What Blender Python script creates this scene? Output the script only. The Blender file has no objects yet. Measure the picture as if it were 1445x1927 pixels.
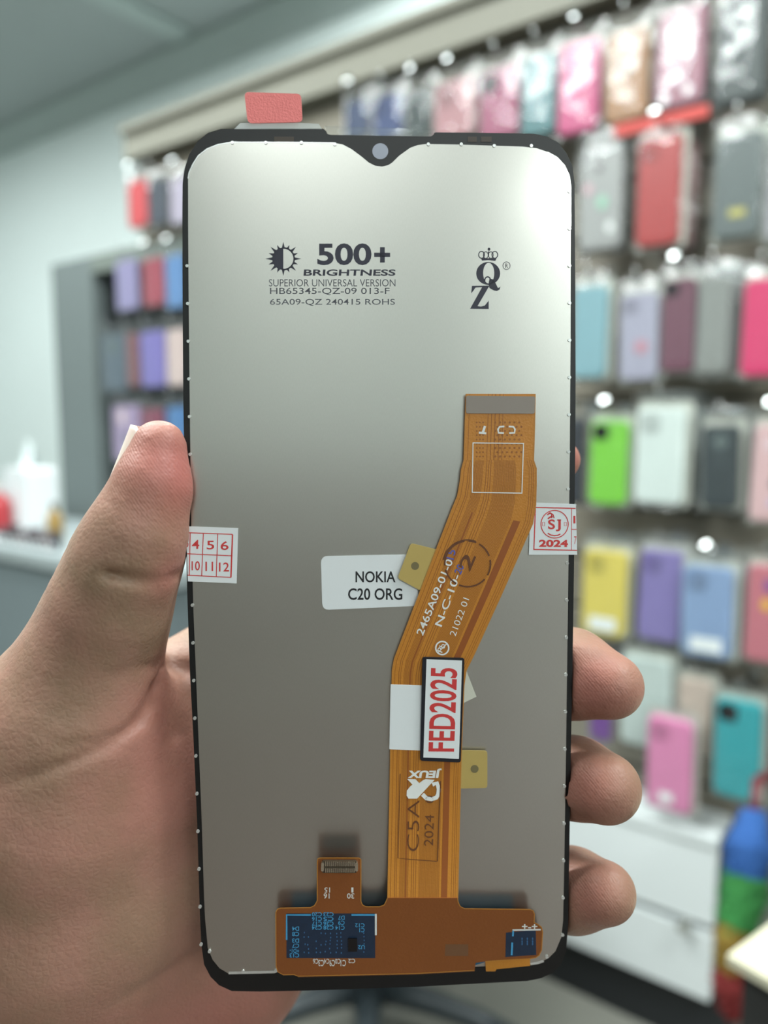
import bpy, bmesh, math, random
import numpy as np
from mathutils import Matrix, Vector

# ------------------------------------------------------------------ camera
F, CX, CY = 1450.0, 722.5, 963.5          # focal length and centre in photo pixels (1445 x 1927)
CAM_H, PITCH = 1.11, math.radians(6.5)
YAW = math.atan2(1450.0, 1450.0 * 1.326)           # camera heading against the slat wall (world axes follow the wall)
_c, _s = math.cos(YAW), math.sin(YAW)
CAM = Vector((-_c * 0.39 + _s * 1.39, -_s * 0.39 - _c * 1.39, CAM_H))
SC = bpy.context.scene
COL = SC.collection
cam_d = bpy.data.cameras.new('camera')
cam = bpy.data.objects.new('camera', cam_d)
COL.objects.link(cam)
cam.location = CAM
cam.rotation_euler = (math.pi / 2 - PITCH, 0, YAW)
cam_d.sensor_fit = 'HORIZONTAL'
cam_d.sensor_width = 36.0
cam_d.lens = 36.0 * F / 1445.0
cam_d.clip_start = 0.01
cam_d.clip_end = 60
cam_d.dof.use_dof = True
cam_d.dof.focus_distance = 0.1445
cam_d.dof.aperture_fstop = cam_d.lens / 3.1
cam_d.dof.aperture_blades = 0
SC.camera = cam

# ------------------------------------------------------------------ world, lamps, exposure
w = bpy.data.worlds.new('world'); SC.world = w; w.use_nodes = True
w.node_tree.nodes['Background'].inputs[0].default_value = (0.80, 0.93, 1.0, 1)
w.node_tree.nodes['Background'].inputs[1].default_value = 0.0
SC.view_settings.view_transform = 'Standard'
SC.view_settings.look = 'None'
SC.view_settings.exposure = 0.0
SC.view_settings.gamma = 1.0
SC.view_settings.use_curve_mapping = False

CEIL = 2.6
LAMPS = [  # x, y, size x, size y, watts (world axes follow the slat wall)
    (3.85, -2.95, 0.30, 1.2, 66),
    (2.0, -3.25, 0.30, 1.2, 22),
    (-0.65, -1.75, 1.2, 0.30, 56),  # added to brighten the hanging cases while missing the palm
    (2.5, -1.3, 0.30, 1.2, 16),
    (-0.35, -0.95, 1.2, 0.30, 34),
    (1.35, -0.70, 1.2, 0.30, 44),
    (-1.75, -0.55, 1.2, 0.30, 24),  # added wash for the white wall on the left
    (-0.75, 0.22, 0.60, 0.30, 30),  # added behind the slat wall to brighten the far wall and ceiling
    (-3.2, -0.4, 1.2, 0.30, 24),  # added out of view to brighten the far wall
]
for lx, ly, sx, sy, pw in LAMPS:
    ld = bpy.data.lights.new('ceiling_panel_light', 'AREA')
    ld.shape = 'RECTANGLE'; ld.size = sx; ld.size_y = sy
    ld.energy = pw; ld.color = (0.93, 1.0, 0.98)
    lo = bpy.data.objects.new('ceiling_panel_light', ld); COL.objects.link(lo)
    lo.location = (lx, ly, CEIL - 0.045)

# ------------------------------------------------------------------ helpers
CM = Matrix.Translation(CAM) @ Matrix.Rotation(YAW, 4, 'Z') @ Matrix.Rotation(math.pi / 2 - PITCH, 4, 'X')
WM = Matrix.Identity(4); WMI = WM

def cam2world(x, y, z):            # photo axes: x right, y down, z depth (metres)
    return CM @ Vector((x, -y, -z))

def ray(px, py):
    return (CM.to_3x3() @ Vector(((px - CX) / F, -(py - CY) / F, -1.0)))

def on_wall(px, py, y0=0.0):       # photo pixel -> point of the vertical plane y = y0 of the wall frame
    o = CAM.copy(); d = ray(px, py)
    t = (y0 - o.y) / d.y
    return o + d * t

def on_height(px, py, z0):         # photo pixel -> point of a horizontal plane
    o = CAM.copy(); d = ray(px, py)
    return o + d * ((z0 - o.z) / d.z)

def lin(c):
    return tuple(((v / 255.0) / 12.92 if v / 255.0 <= 0.04045 else ((v / 255.0 + 0.055) / 1.055) ** 2.4) for v in c)

MATS = {}
def mat(name, rgb, rough=0.5, metal=0.0, var=0.06, scale=30.0, bump=0.0, bscale=None, **kw):
    if name in MATS: return MATS[name]
    m = bpy.data.materials.new(name); m.use_nodes = True
    nt = m.node_tree; N = nt.nodes; Lk = nt.links
    b = N['Principled BSDF']
    b.inputs['Roughness'].default_value = rough
    b.inputs['Metallic'].default_value = metal
    for k, v in kw.items():
        b.inputs[k.replace('_', ' ')].default_value = v
    c = lin(rgb)
    tc = N.new('ShaderNodeTexCoord')
    nz = N.new('ShaderNodeTexNoise'); nz.inputs['Scale'].default_value = scale; nz.inputs['Detail'].default_value = 4
    Lk.new(tc.outputs['Object'], nz.inputs['Vector'])
    mx = N.new('ShaderNodeMix'); mx.data_type = 'RGBA'
    mx.inputs[6].default_value = (*[v * (1 - var) for v in c], 1)
    mx.inputs[7].default_value = (*[min(1, v * (1 + var)) for v in c], 1)
    Lk.new(nz.outputs['Fac'], mx.inputs[0]); Lk.new(mx.outputs[2], b.inputs['Base Color'])
    if bump:
        n2 = N.new('ShaderNodeTexNoise'); n2.inputs['Scale'].default_value = bscale or scale * 8
        Lk.new(tc.outputs['Object'], n2.inputs['Vector'])
        bp = N.new('ShaderNodeBump'); bp.inputs['Strength'].default_value = bump; bp.inputs['Distance'].default_value = 0.001
        Lk.new(n2.outputs['Fac'], bp.inputs['Height']); Lk.new(bp.outputs['Normal'], b.inputs['Normal'])
    MATS[name] = m
    return m

def film_mat(name, rgb=(235, 240, 240), haze=0.10, rough=0.07):
    """thin clear plastic: see-through sheet with a glossy skin and a little milky haze"""
    if name in MATS: return MATS[name]
    m = bpy.data.materials.new(name); m.use_nodes = True
    nt = m.node_tree; N = nt.nodes; Lk = nt.links
    for n in list(N): N.remove(n)
    out = N.new('ShaderNodeOutputMaterial')
    tr = N.new('ShaderNodeBsdfTransparent'); tr.inputs[0].default_value = (0.97, 0.98, 0.98, 1)
    df = N.new('ShaderNodeBsdfDiffuse'); df.inputs[0].default_value = (*lin(rgb), 1)
    gl = N.new('ShaderNodeBsdfGlossy'); gl.inputs['Roughness'].default_value = rough
    lw = N.new('ShaderNodeLayerWeight'); lw.inputs[0].default_value = .5
    pw = N.new('ShaderNodeMath'); pw.operation = 'POWER'; pw.inputs[1].default_value = 4.0
    fr = N.new('ShaderNodeMath'); fr.operation = 'MULTIPLY_ADD'; fr.inputs[1].default_value = .7; fr.inputs[2].default_value = .045
    m1 = N.new('ShaderNodeMixShader'); m1.inputs[0].default_value = haze
    m2 = N.new('ShaderNodeMixShader')
    tc = N.new('ShaderNodeTexCoord'); nz = N.new('ShaderNodeTexNoise'); nz.inputs['Scale'].default_value = 40
    bp = N.new('ShaderNodeBump'); bp.inputs['Strength'].default_value = 0.5; bp.inputs['Distance'].default_value = 0.004
    Lk.new(tc.outputs['Object'], nz.inputs['Vector']); Lk.new(nz.outputs['Fac'], bp.inputs['Height'])
    Lk.new(bp.outputs['Normal'], gl.inputs['Normal'])
    Lk.new(lw.outputs['Facing'], pw.inputs[0]); Lk.new(pw.outputs[0], fr.inputs[0])
    Lk.new(tr.outputs[0], m1.inputs[1]); Lk.new(df.outputs[0], m1.inputs[2])
    Lk.new(fr.outputs[0], m2.inputs[0]); Lk.new(m1.outputs[0], m2.inputs[1]); Lk.new(gl.outputs[0], m2.inputs[2])
    Lk.new(m2.outputs[0], out.inputs['Surface'])
    MATS[name] = m
    return m

def mesh_obj(name, verts, faces, m, parent=None, matrix=None, smooth=False):
    me = bpy.data.meshes.new(name)
    me.from_pydata([tuple(v) for v in verts], [], [tuple(f) for f in faces])
    me.update()
    if smooth:
        me.polygons.foreach_set('use_smooth', [True] * len(me.polygons))
    if m: me.materials.append(m)
    o = bpy.data.objects.new(name, me); COL.objects.link(o)
    if parent: o.parent = parent
    if matrix is not None: o.matrix_local = matrix
    return o

def empty(name, matrix):
    o = bpy.data.objects.new(name, None); COL.objects.link(o); o.empty_display_size = 0.02
    o.matrix_world = matrix
    return o

def tag(o, label, cat, group=None):
    o['label'] = label; o['category'] = cat
    if group: o['group'] = group
    return o

def struct(o, label=None):
    o['kind'] = 'structure'
    if label: o['label'] = label
    return o

class MB:
    """collects shapes into one mesh"""
    def __init__(s): s.v = []; s.f = []
    def add(s, v, f):
        n = len(s.v); s.v += [tuple(q) for q in v]; s.f += [tuple(i + n for i in q) for q in f]; return s
    def box(s, x0, x1, y0, y1, z0, z1):
        v = [(x, y, z) for z in (z0, z1) for y in (y0, y1) for x in (x0, x1)]
        return s.add(v, [(0, 2, 3, 1), (4, 5, 7, 6), (0, 1, 5, 4), (2, 6, 7, 3), (0, 4, 6, 2), (1, 3, 7, 5)])
    def prism(s, poly, axis_fn, a, b):
        n = len(poly); v = [axis_fn(p, a) for p in poly] + [axis_fn(p, b) for p in poly]
        f = [tuple(range(n))[::-1], tuple(range(n, 2 * n))] + [(i, (i + 1) % n, n + (i + 1) % n, n + i) for i in range(n)]
        return s.add(v, f)
    def tube(s, pts, rads, seg=10, cap=True):
        pts = [Vector(p) for p in pts]; v = []; f = []
        up = Vector((0, 0, 1))
        for i, p in enumerate(pts):
            t = (pts[min(i + 1, len(pts) - 1)] - pts[max(i - 1, 0)]).normalized()
            a = t.cross(up)
            if a.length < 0.2: a = t.cross(Vector((1, 0, 0)))
            a.normalize(); b = t.cross(a)
            r = rads[i] if hasattr(rads, '__len__') else rads
            for k in range(seg):
                q = 2 * math.pi * k / seg
                v.append(p + a * (r * math.cos(q)) + b * (r * math.sin(q)))
        for i in range(len(pts) - 1):
            for k in range(seg):
                f.append((i * seg + k, i * seg + (k + 1) % seg, (i + 1) * seg + (k + 1) % seg, (i + 1) * seg + k))
        if cap:
            f.append(tuple(range(seg))[::-1]); f.append(tuple((len(pts) - 1) * seg + k for k in range(seg)))
        return s.add(v, f)
    def obj(s, name, m, parent=None, matrix=None, smooth=False):
        return mesh_obj(name, s.v, s.f, m, parent, matrix, smooth)

def rrect(x0, x1, z0, z1, r, n=5):
    out = []
    for cx, cz, a0 in ((x1 - r, z1 - r, 0), (x0 + r, z1 - r, 90), (x0 + r, z0 + r, 180), (x1 - r, z0 + r, 270)):
        for k in range(n + 1):
            a = math.radians(a0 + 90 * k / n); out.append((cx + r * math.cos(a), cz + r * math.sin(a)))
    return out

XZ = lambda p, a: (p[0], a, p[1])
def wall_mat(x, y, z): return Matrix.Translation((x, y, z))

# ------------------------------------------------------------------ room shell
Y_BACK = 0.07
for _ in range(60):                      # set the far wall back until its top edge meets the ceiling at pixel (0, 290)
    p = on_wall(0, 246, Y_BACK)
    if p.z >= CEIL: break
    Y_BACK += 0.05
X0, X1, Y1 = on_wall(0, 700, Y_BACK).x - 0.9, 4.6, -5.1
m_wall = mat('wall_paint', (226, 236, 235), 0.75, var=0.03, scale=3, bump=0.1, bscale=300)
m_ceil = mat('ceiling_board', (168, 176, 176), 0.85, var=0.03, scale=5)
m_floor = mat('floor_tile', (128, 128, 120), 0.35, var=0.10, scale=6, bump=0.05)
def slab(name, x0, x1, y0, y1, z0, z1, m):
    return struct(MB().box(x0, x1, y0, y1, z0, z1).obj(name, m, matrix=WM))
slab('floor', X0, X1, Y1, Y_BACK, -0.1, 0.0, m_floor)
slab('ceiling', X0, X1, Y1, Y_BACK, CEIL, CEIL + 0.1, m_ceil)
slab('wall_back', X0 - .1, X1 + .1, Y_BACK, Y_BACK + 0.1, -0.1, CEIL + 0.1, m_wall)
slab('wall_left', X0 - 0.1, X0, Y1, Y_BACK, -0.1, CEIL + 0.1, m_wall)
slab('wall_right', X1, X1 + 0.1, Y1, Y_BACK, -0.1, CEIL + 0.1, m_wall)
slab('wall_front', X0 - .1, X1 + .1, Y1 - 0.1, Y1, -0.1, CEIL + 0.1, m_wall)
m_trim = mat('cornice_paint', (178, 190, 188), 0.7, var=0.02)
m_dark_panel = mat('wainscot_brown', (84, 64, 54), 0.5, var=0.1, scale=5)  # added dark panels out of view, so the plate reflects dark low down
slab('trim_3', X0, X1, Y1, Y1 + .02, 0, 1.15, m_dark_panel)
slab('trim_4', X1 - .02, X1, Y1 + .02, Y_BACK, 0, 1.15, m_dark_panel)
prof = [(0, 0), (0, -0.10), (-0.02, -0.10), (-0.03, -0.08), (-0.07, -0.04), (-0.09, -0.02), (-0.09, 0)]
struct(MB().prism(prof, lambda p, a: (a, Y_BACK + p[0], CEIL + p[1]), X0, X1).obj('trim_1', m_trim, matrix=WM))
# wide batten of the suspended ceiling, running away from the far wall
tp = WMI @ on_height(378, 77, CEIL)
struct(MB().box(tp.x - 0.05, tp.x + 0.05, Y1, Y_BACK - 0.12, CEIL - 0.02, CEIL).obj('trim_2', m_trim, matrix=WM))
# lamp housings on the ceiling, all unseen, some round added lamps
m_house = mat('lamp_housing', (235, 238, 238), 0.5, var=0.01)
for i, (lx, ly, sx, sy, pw) in enumerate(LAMPS):
    e = empty('ceiling_light', wall_mat(lx, ly, CEIL))
    h = MB()
    hx, hy = sx / 2 + 0.02, sy / 2 + 0.02
    h.box(-hx, hx, -hy, -hy + .02, -0.05, 0).box(-hx, hx, hy - .02, hy, -0.05, 0)
    h.box(-hx, -hx + .02, -hy + .02, hy - .02, -0.05, 0).box(hx - .02, hx, -hy + .02, hy - .02, -0.05, 0)
    h.obj('frame', m_house, e)
    MB().box(-hx + .02, hx - .02, -hy + .02, hy - .02, -0.04, 0).obj('reflector', m_house, e)
    tag(e, 'long white ceiling light panel in a thin frame', 'ceiling light', 'ceiling light panels')
# ------------------------------------------------------------------ slat wall display unit
SY = 0.085                                   # slat face behind the fronts of the hanging packs
m_slat = mat('slat_board', (124, 118, 106), 0.5, var=0.06, scale=8)
m_groove = mat('slat_groove', (92, 88, 80), 0.6)
m_fascia = mat('fascia_board', (124, 122, 110), 0.55, var=0.04, scale=6)
unit = empty('slat_wall', wall_mat(0, SY, 0))
tag(unit, 'beige slatted display wall with header board carrying the hanging phone cases', 'display wall')
xl = on_wall(262, 300, SY).x; xr = 2.2
zt = on_wall(262, 243, SY - .05).z; zb = on_wall(1250, 1549, -0.02).z + .001
zf = on_wall(700, 141, SY - .05).z           # underside of the header
MB().box(xl, xr, 0.02, 0.04, zb, zt).obj('backing', m_groove, unit)
MB().box(xl, xr, -0.05, 0.02, zf, zt).obj('header', m_fascia, unit)
MB().box(xl, xr, -0.065, 0.02, zt, zt + 0.018).obj('header_cap', m_fascia, unit)
z = zf - 0.003
slat = None
while z > zb + 0.02:
    z2 = max(z - 0.094, zb)
    if slat is None:
        slat = MB().prism([(0, -0.094), (-.006, -0.090), (-.006, -.004), (0, 0), (0.02, 0), (0.02, -0.094)],
                          lambda p, a: (a, p[0], p[1]), xl, xr).obj('slat', m_slat, unit)
        slat.location = (0, 0, z)
    else:
        s2 = slat.copy(); COL.objects.link(s2); s2.location = (0, 0, z)
    z -= 0.1
ztop = z + 0.006
# grey framed black side bay at the far end
m_grey = mat('bay_frame_paint', (108, 117, 117), 0.6, var=0.04)
m_black = mat('bay_black_board', (26, 29, 32), 0.45, var=0.1)
bay = empty('display_bay', wall_mat(0, SY, 0))
tag(bay, 'grey framed black display bay at the far end of the slat wall', 'display bay')
bx0 = on_wall(106, 700, SY - .05).x; bx1 = on_wall(180, 700, SY - .05).x; bx2 = on_wall(470, 700, SY).x
bz = on_wall(150, 487, SY - .05).z
MB().box(bx0, bx1, -0.05, 0.30, 0, bz).obj('side_post', m_grey, bay)
MB().box(bx1, bx2, -0.004 - .006, -0.0065, 0.35, bz - 0.05).obj('black_board', m_black, bay)
MB().box(bx1, xl, -0.0065, 0.03, 0.0, bz - 0.05).obj('board_core', m_black, bay)
MB().box(bx1, bx2, -0.05, -0.0065, bz - 0.05, bz).obj('top_rail', mat('rail_grey', (112, 120, 114), 0.6), bay)

# white base cabinet under the slat wall
m_white = mat('cabinet_white', (226, 232, 233), 0.45, var=0.02, scale=4)
m_dark = mat('cabinet_gap', (52, 56, 58), 0.6)
CYF = -0.02
cx1 = on_wall(1343, 1720, CYF).x; cx0 = bx2 + .02
cz_top = on_wall(1250, 1549, CYF).z; cz_bot = on_wall(1250, 1850, CYF).z
g1 = on_wall(1250, 1712, CYF).z; g2 = on_wall(1250, 1728, CYF).z
cab = empty('base_cabinet', wall_mat(0, CYF, 0))
tag(cab, 'low white base cabinet with dark kickboard below the slat wall', 'cabinet')
MB().box(cx0, cx1, 0.018, 0.18, cz_bot, cz_top - .016).obj('carcass', m_dark, cab)
MB().box(cx0, cx1 , -0.004, 0.18, cz_top - 0.016, cz_top).obj('worktop', m_white, cab)
MB().box(cx0, cx1, 0, 0.018, g1, cz_top - 0.016).obj('drawer_front', m_white, cab)
MB().box(cx0, cx1, 0, 0.018, cz_bot, g2).obj('drawer_front', m_white, cab)
MB().box(cx0, cx1 + .02, 0.02, 0.16, 0.0, cz_bot).obj('kickboard', mat('kick_black', (30, 33, 36), 0.6), cab)
kp = on_wall(1292, 1733, CYF)
MB().tube([(kp.x, 0.0, (g1 + g2) / 2), (kp.x, -0.012, (g1 + g2) / 2), (kp.x, -0.02, (g1 + g2) / 2)], [0.006, 0.007, 0.011], 12).obj('knob', mat('knob_grey', (150, 152, 146), 0.35), cab)

# ------------------------------------------------------------------ phone cases in bags on hooks
m_chrome = mat('hook_chrome', (190, 192, 192), 0.25, 1.0, var=0.02)
m_bag = film_mat('clear_bag', haze=0.03, rough=0.09)
m_lens = mat('camera_black', (24, 24, 28), 0.2)
m_lab = mat('paper_label_white', (232, 236, 236), 0.6, var=0.02)
hook0 = None
random.seed(4)
def hook(x, z, lab, cap=True):
    global hook0
    def place(o): o.matrix_world = wall_mat(x, SY - 0.006, z)
    if hook0 is None:
        hook0 = empty('display_hook', Matrix.Identity(4))
        tag(hook0, lab, 'hook', 'chrome hooks on the slat wall')
        MB().box(-0.012, 0.012, -0.003, 0.0, -0.016, 0.012).obj('back_plate', m_chrome, hook0)
        MB().tube([(0, -0.003, 0), (0, -0.05, 0.0), (0, -0.094, 0.002), (0, -0.104, 0.008), (0, -0.109, 0.020)], 0.0024, 8).obj('prong', m_chrome, hook0, smooth=True)
        dm = MB(); rows = []            # added chrome dome, curved and tilted to throw lamp glints
        ti = math.radians(22); fw = Vector((0.12, -math.cos(ti), math.sin(ti))).normalized(); sd_ = fw.cross(Vector((0, 0, 1))).normalized(); up_ = sd_.cross(fw)
        c0 = Vector((0, -0.112, 0.018)); dv_ = []
        for i in range(5):
            q = math.radians(17) * i / 4
            for k in range(16):
                a = 2 * math.pi * k / 16
                dv_.append(c0 + (fw * (math.cos(q) - 1) + (sd_ * math.cos(a) + up_ * math.sin(a)) * math.sin(q)) * 0.030)
        df_ = [(i * 16 + k, i * 16 + (k + 1) % 16, (i + 1) * 16 + (k + 1) % 16, (i + 1) * 16 + k)[::-1] for i in range(4) for k in range(16)]
        global GLINT_DOME
        GLINT_DOME = dm.add(dv_, df_).obj('end_cap', mat('cap_chrome', (205, 208, 208), .08, 1.0, var=.01), hook0, smooth=True)
        place(hook0); return hook0
    h = hook0.copy(); COL.objects.link(h); place(h); h['label'] = lab
    for c in hook0.children:
        if c == GLINT_DOME and not cap: continue
        d = c.copy(); COL.objects.link(d); d.parent = h
    return h

def bag_mesh(w, h, seed):
    """pillow-like clear bag around a case w x h, with a flat header strip above"""
    rnd = random.Random(seed); nx, nz = 8, 14
    b0, b1 = -h / 2 - 0.008, h / 2 + 0.028
    mb = MB()
    ph = [rnd.uniform(0, 6) for _ in range(4)]
    for side in (-1, 1):
        v = []; f = []
        for j in range(nz + 1):
            for i in range(nx + 1):
                u, t = i / nx, j / nz
                x = (u - .5) * (w + 0.016); zz = b0 + (b1 - b0) * t
                bul = (0.0078 * (1 - abs(2 * u - 1) ** 4) ** .5 if 0 < u < 1 else 0) * min(1, (1 - t) / 0.16, t / .05 + .05)
                bul += 0.0008 * math.sin(9 * u + 5 * t + ph[0]) * math.sin(7 * t + ph[1]) * (0 < u < 1) * (0 < t < 1)
                bul += 0.0004 * math.sin(23 * u - 11 * t + ph[2]) * (0 < u < 1)
                v.append((x, side * max(bul, 0.0004) * (1.0), zz))
        for j in range(nz):
            for i in range(nx):
                q = (j * (nx + 1) + i, j * (nx + 1) + i + 1, (j + 1) * (nx + 1) + i + 1, (j + 1) * (nx + 1) + i)
                f.append(q if side < 0 else q[::-1])
        mb.add(v, f)
    return mb

def case_meshes(w, h):
    r = min(0.012, w * .18)
    a = MB()
    rings = [(-0.0042, 0.0022), (-0.0055, 0.0), (-0.0030, -0.0), (0.0055, 0.0)]
    outs = [[(p[0], y, p[1]) for p in rrect(-w / 2 + k, w / 2 - k, -h / 2 + k, h / 2 - k, r)] for y, k in
            ((-0.0060, 0.0030), (-0.0052, 0.0008), (-0.0035, 0.0), (0.0050, 0.0), (0.0058, 0.0012))]
    v = [q for o in outs for q in o]; n = len(outs[0]); f = [tuple(range(n))[::-1]]
    for i in range(len(outs) - 1):
        for k in range(n):
            f.append((i * n + k, i * n + (k + 1) % n, (i + 1) * n + (k + 1) % n, (i + 1) * n + k)[::-1])
    f.append(tuple(range((len(outs) - 1) * n, len(outs) * n)))
    a.add(v, f)
    return a

CASES = []   # filled below: (px0, py0, px1, py1, rgb, label, options)
def C(x0, y0, x1, y1, rgb, label, **o): CASES.append((x0, y0, x1, y1, rgb, label, o))
# top row
C(652, 190, 694, 262, (58, 72, 110), 'small navy blue case at the far end of the top row')
C(704, 180, 758, 262, (62, 78, 128), 'dusty blue bagged case between two dark ones, top row', cam=1)
C(766, 168, 810, 262, (34, 52, 52), 'dark green bagged case beside the pale pink one, top row')
C(820, 152, 893, 262, (196, 140, 146), 'pale pink bagged case with a white glare streak, top row', cam=2)
C(905, 130, 976, 262, (176, 84, 120), 'mauve pink case with black camera cutout, top row', cam=3)
C(984, 106, 1046, 256, (56, 120, 126), 'teal bagged case next to the hot pink one, top row')
C(1053, 80, 1128, 250, (214, 56, 128), 'hot pink bagged case in the top row')
C(1141, 60, 1220, 228, (176, 120, 66), 'tan orange case printed with a dark star figure', star=1)
C(1236, 18, 1326, 200, (176, 112, 132), 'pink marbled case with white patches, top row', spots=1, edge=1)
C(1350, -6, 1440, 190, (50, 62, 62), 'dark glossy bagged case at the near end of the top row', edge=1)
# second row
C(1094, 276, 1170, 470, (186, 186, 184), 'whitish clear case with green and pink print', spots=2, edge=1)
C(1200, 258, 1280, 462, (196, 62, 62), 'bright red bagged case with stacked clear packs behind', depth=3, cam=1)
C(1345, 254, 1432, 448, (112, 122, 122), 'grey clear bagged case with small yellow lettering patch', yel=1)
C(1446, 250, 1530, 450, (186, 180, 190), 'pale lilac bagged case beside the grey clear one, second row')
# third row
C(1078, 540, 1142, 712, (132, 172, 182), 'light blue bagged case peeking out behind the panel')
C(1168, 552, 1238, 716, (168, 166, 186), 'pale lavender case with a small red flower', flower=1, cam=1)
C(1246, 526, 1308, 700, (112, 66, 84), 'dark plum bagged case beside the lavender flower case', cam=3)
C(1314, 522, 1372, 704, (140, 142, 138), 'cloudy clear case stack between plum and hot pink cases', depth=3)
C(1398, 526, 1470, 708, (214, 52, 108), 'hot pink bagged case in the third row', depth=2)
# fourth row
C(1066, 786, 1100, 946, (34, 38, 48), 'black case half hidden behind the lime green one')
C(1112, 792, 1180, 950, (116, 190, 58), 'lime green bagged case', cam=3)
C(1197, 768, 1288, 948, (204, 214, 210), 'plain white bagged case', depth=3, cam=2)
C(1322, 800, 1390, 956, (44, 54, 58), 'black case with round camera, framed by a beige pack', depth=3, cam=4)
C(1416, 800, 1490, 982, (206, 170, 172), 'pink white printed case beside the black case', spots=3)
# fifth row
C(1098, 1036, 1178, 1196, (212, 194, 92), 'yellow case with a white paper label', lab=1, depth=2, cam=2)
C(1203, 1036, 1284, 1206, (128, 116, 172), 'purple bagged case beside the yellow one', depth=1, cam=2)
C(1284, 1066, 1378, 1236, (132, 156, 192), 'sky blue case with a white paper label', lab=1, depth=2, cam=2, fwd=.012)
C(1404, 1064, 1480, 1246, (192, 112, 124), 'rose pink case printed with purple and yellow shapes', spots=4)
# bottom row
C(1112, 1262, 1150, 1392, (110, 64, 140), 'violet case mostly hidden behind a fingertip')
C(1170, 1238, 1262, 1404, (190, 202, 198), 'frosty white pack in the bottom row', depth=2)
C(1276, 1278, 1340, 1420, (196, 178, 166), 'beige pack hanging behind the bubblegum pink case')
C(1218, 1352, 1302, 1524, (220, 134, 178), 'bubblegum pink case with a small white label', lab=2, fwd=.03, cam=2)
C(1344, 1318, 1432, 1502, (44, 158, 166), 'turquoise case with a black camera block', cam=3, fwd=.02)
C(1440, 1330, 1500, 1500, (96, 40, 50), 'dark maroon case next to the turquoise one')
# far end, seen past the other side of the panel
C(244, 340, 276, 428, (200, 74, 80), 'coral red case at the far end above the black bay')
C(282, 338, 316, 424, (66, 70, 82), 'charcoal case beside the coral red one')
C(324, 334, 362, 420, (170, 160, 178), 'pale lilac case beside the charcoal one')
C(222, 490, 258, 584, (146, 138, 176), 'lavender case hanging in the black bay, its top row')
C(272, 486, 308, 576, (156, 72, 86), 'brick red case hanging in the black bay')
C(314, 480, 350, 580, (92, 130, 178), 'blue case beside the brick red one in the black bay')
C(196, 630, 238, 736, (88, 100, 112), 'slate grey case in the black bay', cam=4)
C(242, 628, 260, 728, (128, 84, 88), 'narrow russet case squeezed beside the slate grey one')
C(268, 624, 310, 728, (122, 112, 176), 'violet blue case in the black bay')
C(316, 620, 352, 726, (200, 178, 174), 'peach case beside the violet blue one')
C(216, 764, 262, 868, (160, 140, 172), 'lilac white patterned case above the thumb', spots=3)
C(270, 770, 308, 874, (130, 62, 84), 'maroon case just behind the thumb tip')
C(318, 766, 354, 872, (74, 118, 168), 'deep blue case just behind the thumb tip')

GLINT_HOOKS = {0, 2, 3, 6, 8, 11, 16, 20, 23, 26, 33, 34, 36, 38, 39}
SPOT = {1: [(-.2, .25, .12, (228, 214, 220)), (.15, .05, .14, (232, 220, 226)), (-.05, -.2, .13, (226, 210, 220)), (.22, -.36, .09, (236, 228, 232)), (-.28, -.4, .10, (236, 230, 234)), (.2, .34, .07, (70, 44, 54))],
        2: [(-.05, .28, .07, (70, 60, 66)), (.05, -.05, .13, (142, 184, 162)), (-.3, .1, .10, (200, 160, 170)), (.25, -.3, .1, (222, 222, 222))],
        3: [(.1, -.1, .12, (70, 84, 92)), (-.1, .3, .15, (214, 190, 196)), (.1, -.3, .12, (186, 176, 210))],
        4: [(.05, .3, .14, (128, 80, 150)), (.0, .1, .14, (220, 170, 70)), (.25, -.1, .06, (150, 80, 110))]}
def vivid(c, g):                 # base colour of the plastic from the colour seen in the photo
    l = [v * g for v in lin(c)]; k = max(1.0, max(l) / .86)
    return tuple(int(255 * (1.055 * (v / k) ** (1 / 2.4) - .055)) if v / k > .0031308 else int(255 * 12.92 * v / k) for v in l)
def disc(name, r, m, parent, x, y, z, sx=1.0, n=14):
    return MB().prism([(r * sx * math.cos(2 * math.pi * k / n), r * math.sin(2 * math.pi * k / n)) for k in range(n)], XZ, 0.0004, -0.0006).obj(name, m, parent, Matrix.Translation((x, y, z)))

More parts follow.
